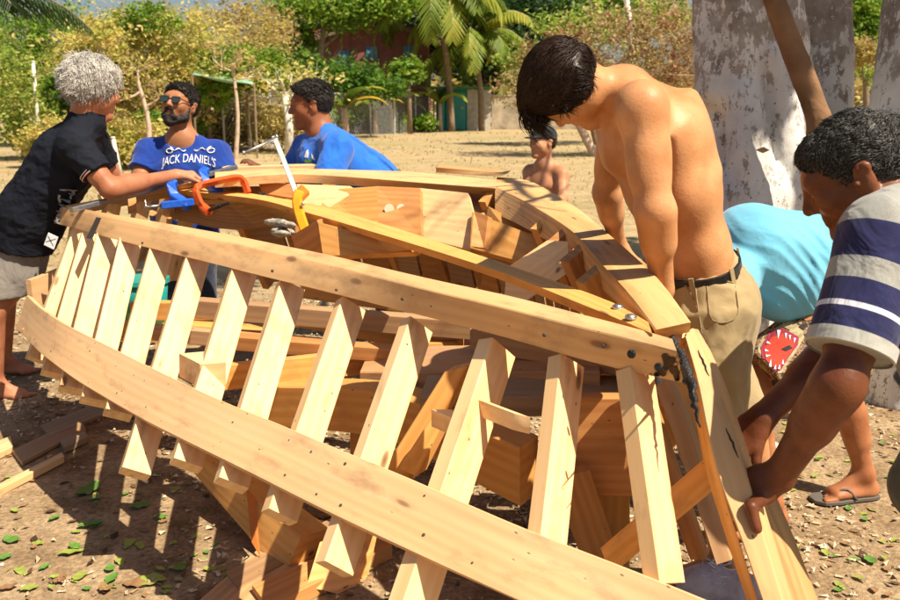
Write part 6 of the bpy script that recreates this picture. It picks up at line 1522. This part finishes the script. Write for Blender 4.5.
M_WW = m
def rough_bark(amp=.014, sc=7):
    def f(vs):
        out = np.zeros_like(vs)
        for i, v in enumerate(vs): out[i] = np.array(noise.noise_vector(V((v[0]*sc, v[1]*sc, v[2]*sc*.35))))*amp+np.array(noise.noise_vector(V(v)*26))*amp*.25
        return out
    return f
wtree = empty('whitewashed_tree', V((1.45, 4.4, 0)), 'large multi stemmed tree whitewashed to head height behind the youth', 'tree')
S = Sculpt(.016); Yt = 4.4
def st(x0, y0, x1, y1, r0, r1, dy0=0, dy1=0, k=.05):
    a = D(x0, y0, Yt+dy0); b = D(x1, y1, Yt+dy1); S.cone(a, b, r0, r1, k)
S.cone(V((1.42, 4.45, -.1)), D(752,200,Yt), .36, .23, .08)
st(728,215,714,90,.10,.085,.06,.08,.012); st(714,90,708,-60,.085,.085,0,.1,.03)       # left rib
st(756,215,742,95,.12,.08,-.12,-.07,.012); st(738,95,735,-60,.10,.13,-.02,.05,.03)   # central bulge
st(796,215,772,60,.11,.09,-.04,-.04,.012); st(768,60,760,-60,.10,.10,0,0,.03)
st(808,200,790,30,.10,.08,.10,.08,.012); st(786,30,778,-60,.09,.09,.03,.05,.02)
st(822,215,828,60,.15,.115,.22,.3,.03); st(828,60,826,-70,.115,.115,.3,.35,.03)
S.cone(V((1.95, 4.65, -.1)), D(822,215,Yt+.22), .22, .15, .08)
S.build('trunk', M_WW, wtree, disp=rough_bark())
mb = MB(); rnd = random.Random(77)
tips = []
for a, dv in ((D(710,-55,Yt+.1), (-.5, .4, 1)), (D(735,-55,Yt), (.1, -.3, 1)), (D(778,-55,Yt), (.6, -.2, 1)), (D(826,-65,Yt+.35), (.7, .3, 1)), (D(762,-55,Yt), (1, -.6, .9))):
    branches(mb, a, dv, 1.6, .10, 3, rnd, .5, .15, tips)
mb.build('branches', BK_G, wtree, smooth=True)
leaves('crown', [((1.2, 5.6, 5.8), (1.4, 1.0, .7), 2600), ((3.18, 2.85, 5.0), (.24, .3, .5), 1500), ((4.1, 2.75, 5.0), (.2, .25, .4), 900), ((3.5, 3.2, 5.0), (.35, .16, .2), 1300), ((4.4, 3.4, 5.2), (.4, .3, .4), 900), ((4.8, 6.4, 5.6), (1.0, .8, .7), 2000)], .085, LF['green'], wtree, 78, .15)  # unseen crown, with small loose clumps added to dapple the trunk with shade
# brown pole leaning on it
lp = empty('leaning_pole', D(818,118,4.05), 'weathered brown pole leaning against the whitewashed tree', 'pole'); lp.location.z = 0
S = Sculpt(.010); S.cone(D(818,118,4.02), D(771,-10,4.10), .052, .046, .01); S.cone(D(771,-10,4.10), D(745,-80,4.15), .046, .044, .01); S.cone(D(818,118,4.02), V((D(850,118,3.95).x, 3.9, -.05)), .052, .055, .01)
S.build('pole', simple('weathered_brown_wood', (.20, .11, .055), .8, 0, .2, .5, 6, .5, 40), lp, disp=rough_bark(.006))
mb = MB(); mb.tube([D(752,205,4.18), D(765,150,4.15)], [.01, .004], 4)
lfb = MB(); lfb.prism([D(756,150,4.10), D(764,147,4.10), D(770,150,4.10), D(763,153,4.10)], V((0, .01, 0))); o = lfb.build('dry_leaf', simple('tan_dead_leaf', (.36, .20, .10), .8), None); root_at(o, D(763,150,4.10)); tag(o, 'tan dead leaf stuck to the whitewashed bark', 'leaf')
# second trunk at the right edge
t2 = empty('right_edge_tree', V((2.45, 4.3, 0)), 'whitewashed trunk cut off by the right edge of the photo', 'tree')
S = Sculpt(.016); S.cone(V((2.28, 4.3, -.1)), D(905,130,4.3), .24, .17, .05); S.cone(D(905,130,4.3), D(926,-60,4.4), .17, .15, .05); S.cone(D(926,-60,4.4), D(940,-260,4.5), .15, .12, .05)
S.build('trunk', M_WW, t2, disp=rough_bark())
leaves('crown', [((4.9, 5.8, 5.6), (.9, .8, .7), 2500)], .085, LF['green'], t2, 79, .15)
# ================================================================ GROUND LITTER
# wood shavings and chips: nobody could count them
rs = np.random.RandomState(21); n = 26000
X = rs.uniform(-3.6, 4.2, n*3); Yy = 1.7+rs.uniform(0, 1, n*3)**1.4*5.6
dens = np.array([noise.fractal(V((x*.9, y*.9, 5)), 1, 2, 3) for x, y in zip(X, Yy)]); keep = np.argsort(-(dens+rs.normal(size=n*3)*.35))[:n]
X, Yy = X[keep], Yy[keep]; GHx = np.array([ground_h(x, y) for x, y in zip(X, Yy)]); a = rs.uniform(0, 6.28, n); l = rs.uniform(.003, .015, n); w_ = l*rs.uniform(.2, .6, n); tlt = rs.normal(size=(n, 2))*.006
vs = []
for sx_, sy_ in ((-1, -1), (1, -1), (1, 1), (-1, 1)):
    xx = X+np.cos(a)*l*sx_-np.sin(a)*w_*sy_; yy = Yy+np.sin(a)*l*sx_+np.cos(a)*w_*sy_; zz = GHx+.002+np.abs(tlt[:, 0]*sx_+tlt[:, 1]*sy_); vs.append(np.stack([xx, yy, zz], 1))
vs = np.stack(vs, 1).reshape(-1, 3)
ms_ = leafmat('wood_shavings', [(0, (.20, .14, .08)), (.35, (.42, .31, .19)), (.8, (.62, .50, .34)), (1, (.72, .62, .46))], .1)
o = mesh('wood_shavings', vs, [(4*i, 4*i+1, 4*i+2, 4*i+3) for i in range(n)], ms_, attrs={'lc': np.repeat(rs.uniform(0, 1, n), 4)}); tag(o, kind='stuff')
# dry leaf crumbs and dark debris
n = 3200; X = rs.uniform(-3.6, 4.0, n); Yy = 1.7+rs.uniform(0, 1, n)**1.3*6; GHd = np.array([ground_h(x, y) for x, y in zip(X, Yy)]); a = rs.uniform(0, 6.28, n); l = rs.uniform(.008, .028, n); w_ = l*rs.uniform(.3, .6, n); vs = []
for sx_, sy_ in ((-1, 0), (0, -1), (1, 0), (0, 1)):
    vs.append(np.stack([X+np.cos(a)*l*sx_-np.sin(a)*w_*sy_, Yy+np.sin(a)*l*sx_+np.cos(a)*w_*sy_, .003+GHd+rs.uniform(0, .008, n)], 1))
vs = np.stack(vs, 1).reshape(-1, 3)
o = mesh('leaf_debris', vs, [(4*i, 4*i+1, 4*i+2, 4*i+3) for i in range(n)], leafmat('leaf_debris', [(0, (.03, .02, .012)), (.4, (.16, .09, .045)), (.7, (.28, .18, .09)), (1, (.24, .26, .07))], .1), attrs={'lc': np.repeat(rs.uniform(0, 1, n), 4)}); tag(o, kind='stuff')
# dry grass tufts over the field
rs = np.random.RandomState(3); n = 15000; Yy = 7.5+rs.uniform(0, 1, n)**1.6*34; X = (rs.uniform(-.75, .75, n))*Yy; cl = np.array([noise.noise(V((x*.35, y*.35, 2))) for x, y in zip(X, Yy)]); k_ = cl > -.15; X, Yy = X[k_], Yy[k_]; n = len(X)
hgt = rs.uniform(.01, .05, n)*(1+Yy/40); a = rs.uniform(0, 6.28, n); w_ = .006+Yy*.0007; lx = rs.normal(size=n)*.04
vs = np.stack([np.stack([X-np.cos(a)*w_, Yy-np.sin(a)*w_, np.zeros(n)], 1), np.stack([X+np.cos(a)*w_, Yy+np.sin(a)*w_, np.zeros(n)], 1), np.stack([X+lx, Yy, hgt], 1)], 1).reshape(-1, 3)
o = mesh('dry_grass', vs, [(3*i, 3*i+1, 3*i+2) for i in range(n)], leafmat('dry_grass_blades', [(0, (.30, .22, .10)), (.6, (.46, .36, .18)), (.88, (.52, .44, .26)), (1, (.20, .22, .06))], .3), attrs={'lc': np.repeat(rs.uniform(0, 1, n), 3)}); tag(o, kind='stuff')
# individual fallen leaves
GL = [simple('fresh_green_leaf', (.09, .20, .03), .45, 0, .5, .25, 30), simple('yellowing_leaf', (.25, .30, .05), .5, 0, .5, .25, 30), simple('dead_brown_leaf', (.24, .13, .06), .7, 0, .3, .3, 30)]
def leafmesh(seed):
    rnd = random.Random(seed); ml = MB(); n = 9; cup = rnd.uniform(.15, .5); bend = rnd.uniform(-.3, .5)
    for i in range(n):
        t = i/(n-1); w = .30*math.sin(math.pi*(t*.92+.04))**.8*(1+.12*math.sin(i*2.1+seed)); x = t-.5; z = bend*(t-.5)**2+.03*math.sin(i*1.7+seed)
        ml.v += [V((x, -w, z+cup*w)), V((x, 0, z)), V((x, w, z+cup*w))]
    for i in range(n-1): ml.f += [(3*i, 3*i+1, 3*i+4, 3*i+3), (3*i+1, 3*i+2, 3*i+5, 3*i+4)]
    return ml
protos = []
for ci, mt_ in enumerate(GL):
    for k in range(3):
        ml = leafmesh(ci*3+k); me = bpy.data.meshes.new('fallen_leaf'); me.from_pydata([tuple(v) for v in ml.v], [], ml.f); me.materials.append(mt_); me.polygons.foreach_set('use_smooth', [True]*len(me.polygons)); protos.append((ci, me))
LBL = ('small fresh green leaf fallen on the trampled earth', 'small yellow green leaf fallen on the trampled earth', 'small curled brown leaf fallen on the trampled earth'); rnd = random.Random(99)
spots = [(90,528,0,58),(12,542,0,50),(38,545,1,34),(72,555,1,60),(75,550,0,36),(20,572,1,44),(98,528,0,46),(30,590,1,40),(80,578,1,44),(110,570,0,34),(60,582,2,40),(130,545,1,42),(140,508,0,60),(95,500,0,44),(160,520,0,40),(140,548,1,40),(150,582,1,70),(120,562,1,40),(180,570,0,50),(112,580,0,44),(55,520,0,36),(15,512,1,30),(230,590,0,80),(92,490,0,70),(85,492,0,70),(175,492,1,44),(870,563,0,40),(825,555,1,30),(858,580,1,28),(838,590,0,30),(820,460,1,34),(848,450,0,30),(765,545,1,24),(895,465,1,34),(883,445,0,30),(835,420,1,30),(800,440,2,30),(815,478,1,28),(128,468,1,30),(150,418,2,30),(60,415,2,44),(55,405,2,30),(845,545,2,24),(870,395,2,30),(895,540,1,30),(5,560,0,34),(45,570,0,30),(105,590,2,50),(135,585,2,60),(8,590,2,44)]
spots += [(rnd.uniform(0, 240), rnd.uniform(470, 598), rnd.choice((0, 1, 1, 2)), rnd.uniform(16, 30)) for _ in range(46)]+[(rnd.uniform(770, 899), rnd.uniform(400, 598), rnd.choice((0, 1, 1, 2)), rnd.uniform(18, 30)) for _ in range(34)]
for (x, y, c, s) in spots:
    p = Z(x, y, .0); p.z = ground_h(p.x, p.y)+.006; me = rnd.choice([q for ci, q in protos if ci == c]); o = bpy.data.objects.new('fallen_leaf', me); COL.objects.link(o)
    Ls = s/1000*1.35; o.location = p; o.rotation_euler = (rnd.uniform(-.12, .12), rnd.uniform(-.12, .12), rnd.uniform(0, 6.28)); o.scale = (Ls, Ls*rnd.uniform(.8, 1.2), Ls)
    tag(o, LBL[c], 'leaf', ('fresh green leaves on the earth', 'yellow green leaves on the earth', 'brown leaves on the earth')[c])
# ================================================================ SNARLING BEAST PRINT ON THE SHORTS
bvs_ = bvh_world(so_)
def on_shorts(x, y, lift=.003):
    r = ray(x, y).normalized(); h = bvs_.ray_cast(V((0, 0, CH)), r)
    return (h[0]-r*lift) if h[0] is not None else None
def patch(name, pts, mat, lift):
    pts = [(V((x, y, 0))) for x, y in pts]; c = sum(pts, V((0, 0, 0)))/len(pts); rings = 4; vs = []; ok = True
    dense = []
    for i in range(len(pts)):
        for k in range(3): dense.append(pts[i].lerp(pts[(i+1) % len(pts)], k/3))
    n = len(dense)
    vs.append(on_shorts(c.x, c.y, lift))
    for r in range(1, rings+1):
        for p in dense: q = c.lerp(p, r/rings); vs.append(on_shorts(q.x, q.y, lift))
    fs_ = [(0, 1+i, 1+(i+1) % n) for i in range(n)]
    for r in range(rings-1):
        for i in range(n): a = 1+r*n; fs_.append((a+i, a+n+i, a+n+(i+1) % n, a+(i+1) % n))
    fs_ = [f for f in fs_ if all(vs[i] is not None for i in f)]
    if not fs_: return
    vs = [v if v is not None else V((0, 0, -1)) for v in vs]
    used = sorted({i for f in fs_ for i in f}); mp_ = {o: k for k, o in enumerate(used)}
    mesh(name, [vs[i] for i in used], [tuple(mp_[i] for i in f) for f in fs_], mat, so_)
P_RED = simple('print_red', (.46, .04, .018), .8); P_CRM = simple('print_cream', (.40, .32, .18), .8, 0, .3, .5, 90); P_BLK = simple('print_black', (.02, .015, .015), .8); P_WHT = simple('print_white_teeth', (.70, .76, .85), .8); P_PNK = simple('print_maroon', (.30, .02, .05), .8); P_BRN = simple('print_brown', (.40, .17, .07), .8)
patch('printed_muzzle', [(758,346),(769,325),(786,320),(803,327),(804,338),(796,352),(782,373),(769,375),(759,366)], P_CRM, .0025)
patch('printed_lips', [(761,347),(770,331),(783,328),(799,337),(798,345),(788,358),(781,370),(772,372),(763,364)], P_PNK, .0045)
patch('printed_mouth', [(764,349),(772,337),(783,333),(796,341),(791,352),(781,366),(773,367),(766,360)], P_RED, .006)
patch('printed_throat', [(781,349),(789,345),(793,348),(786,351)], P_BLK, .0075)
for (x, y, dx, dy, s) in ((779,330,-1,9,3),(786,333,0,6,2),(790,335,0,5,2),(795,338,-1,5,2),(767,342,4,2,2),(765,350,4,1,2),(766,356,5,-1,2),(770,367,1,-8,2.6),(775,369,1,-5,2),(779,369,1,-5,2),(783,364,0,-5,2)):
    nx_2, ny_2 = -dy, dx; l = math.hypot(nx_2, ny_2); nx_2 *= s*.6/l; ny_2 *= s*.6/l
    patch('printed_tooth', [(x-nx_2, y-ny_2), (x+nx_2, y+ny_2), (x+dx, y+dy)], P_WHT, .0085)
patch('printed_eye', [(799,326),(803,323),(807,326),(804,330)], P_BLK, .006)
patch('printed_brow', [(783,320),(788,316),(793,322),(790,330),(782,326)], P_CRM, .006)
patch('printed_stripe', [(800,316),(815,312),(819,318),(806,321)], P_BRN, .004)
patch('printed_stripe', [(790,312),(800,310),(804,313),(794,316)], P_BLK, .004)
patch('printed_stripe', [(744,368),(756,372),(760,380),(745,382)], P_BRN, .004)
# ================================================================ camera, light, world
cam_d = bpy.data.cameras.new('camera'); cam = bpy.data.objects.new('camera', cam_d); COL.objects.link(cam)
cam.location = (0, 0, CH); cam.rotation_euler = (math.pi/2-PIT, 0, 0)
cam_d.lens = 36; cam_d.sensor_width = 36; cam_d.clip_start = .05; cam_d.clip_end = 3000
cam_d.dof.use_dof = True; cam_d.dof.focus_distance = 2.7; cam_d.dof.aperture_fstop = 7.0
scene.camera = cam
SUN_AZ = V((.80, -.58, 0)).normalized(); EL = R(55)
sd = bpy.data.lights.new('sun', 'SUN'); so = bpy.data.objects.new('sun', sd); COL.objects.link(so)
dirv = V((SUN_AZ.x*math.cos(EL), SUN_AZ.y*math.cos(EL), math.sin(EL)))
so.rotation_euler = dirv.to_track_quat('Z', 'Y').to_euler(); so.location = dirv*30
sd.energy = 5.0; sd.angle = R(.55); sd.color = (1, .88, .70)
wd = bpy.data.worlds.new('World'); scene.world = wd; wd.use_nodes = True
nt = wd.node_tree; bg = nt.nodes['Background']; sky = nt.nodes.new('ShaderNodeTexSky'); sky.sky_type = 'NISHITA'; sky.sun_disc = False
sky.sun_elevation = EL; sky.sun_rotation = math.atan2(SUN_AZ.x, SUN_AZ.y)
sky.air_density = 1.0; sky.dust_density = 2.0
nt.links.new(sky.outputs[0], bg.inputs[0]); bg.inputs[1].default_value = .053
scene.view_settings.view_transform = 'Standard'; scene.view_settings.look = 'None'
scene.view_settings.gamma = 1; scene.view_settings.exposure = .86
try: scene.view_settings.use_curve_mapping = False
except Exception: pass
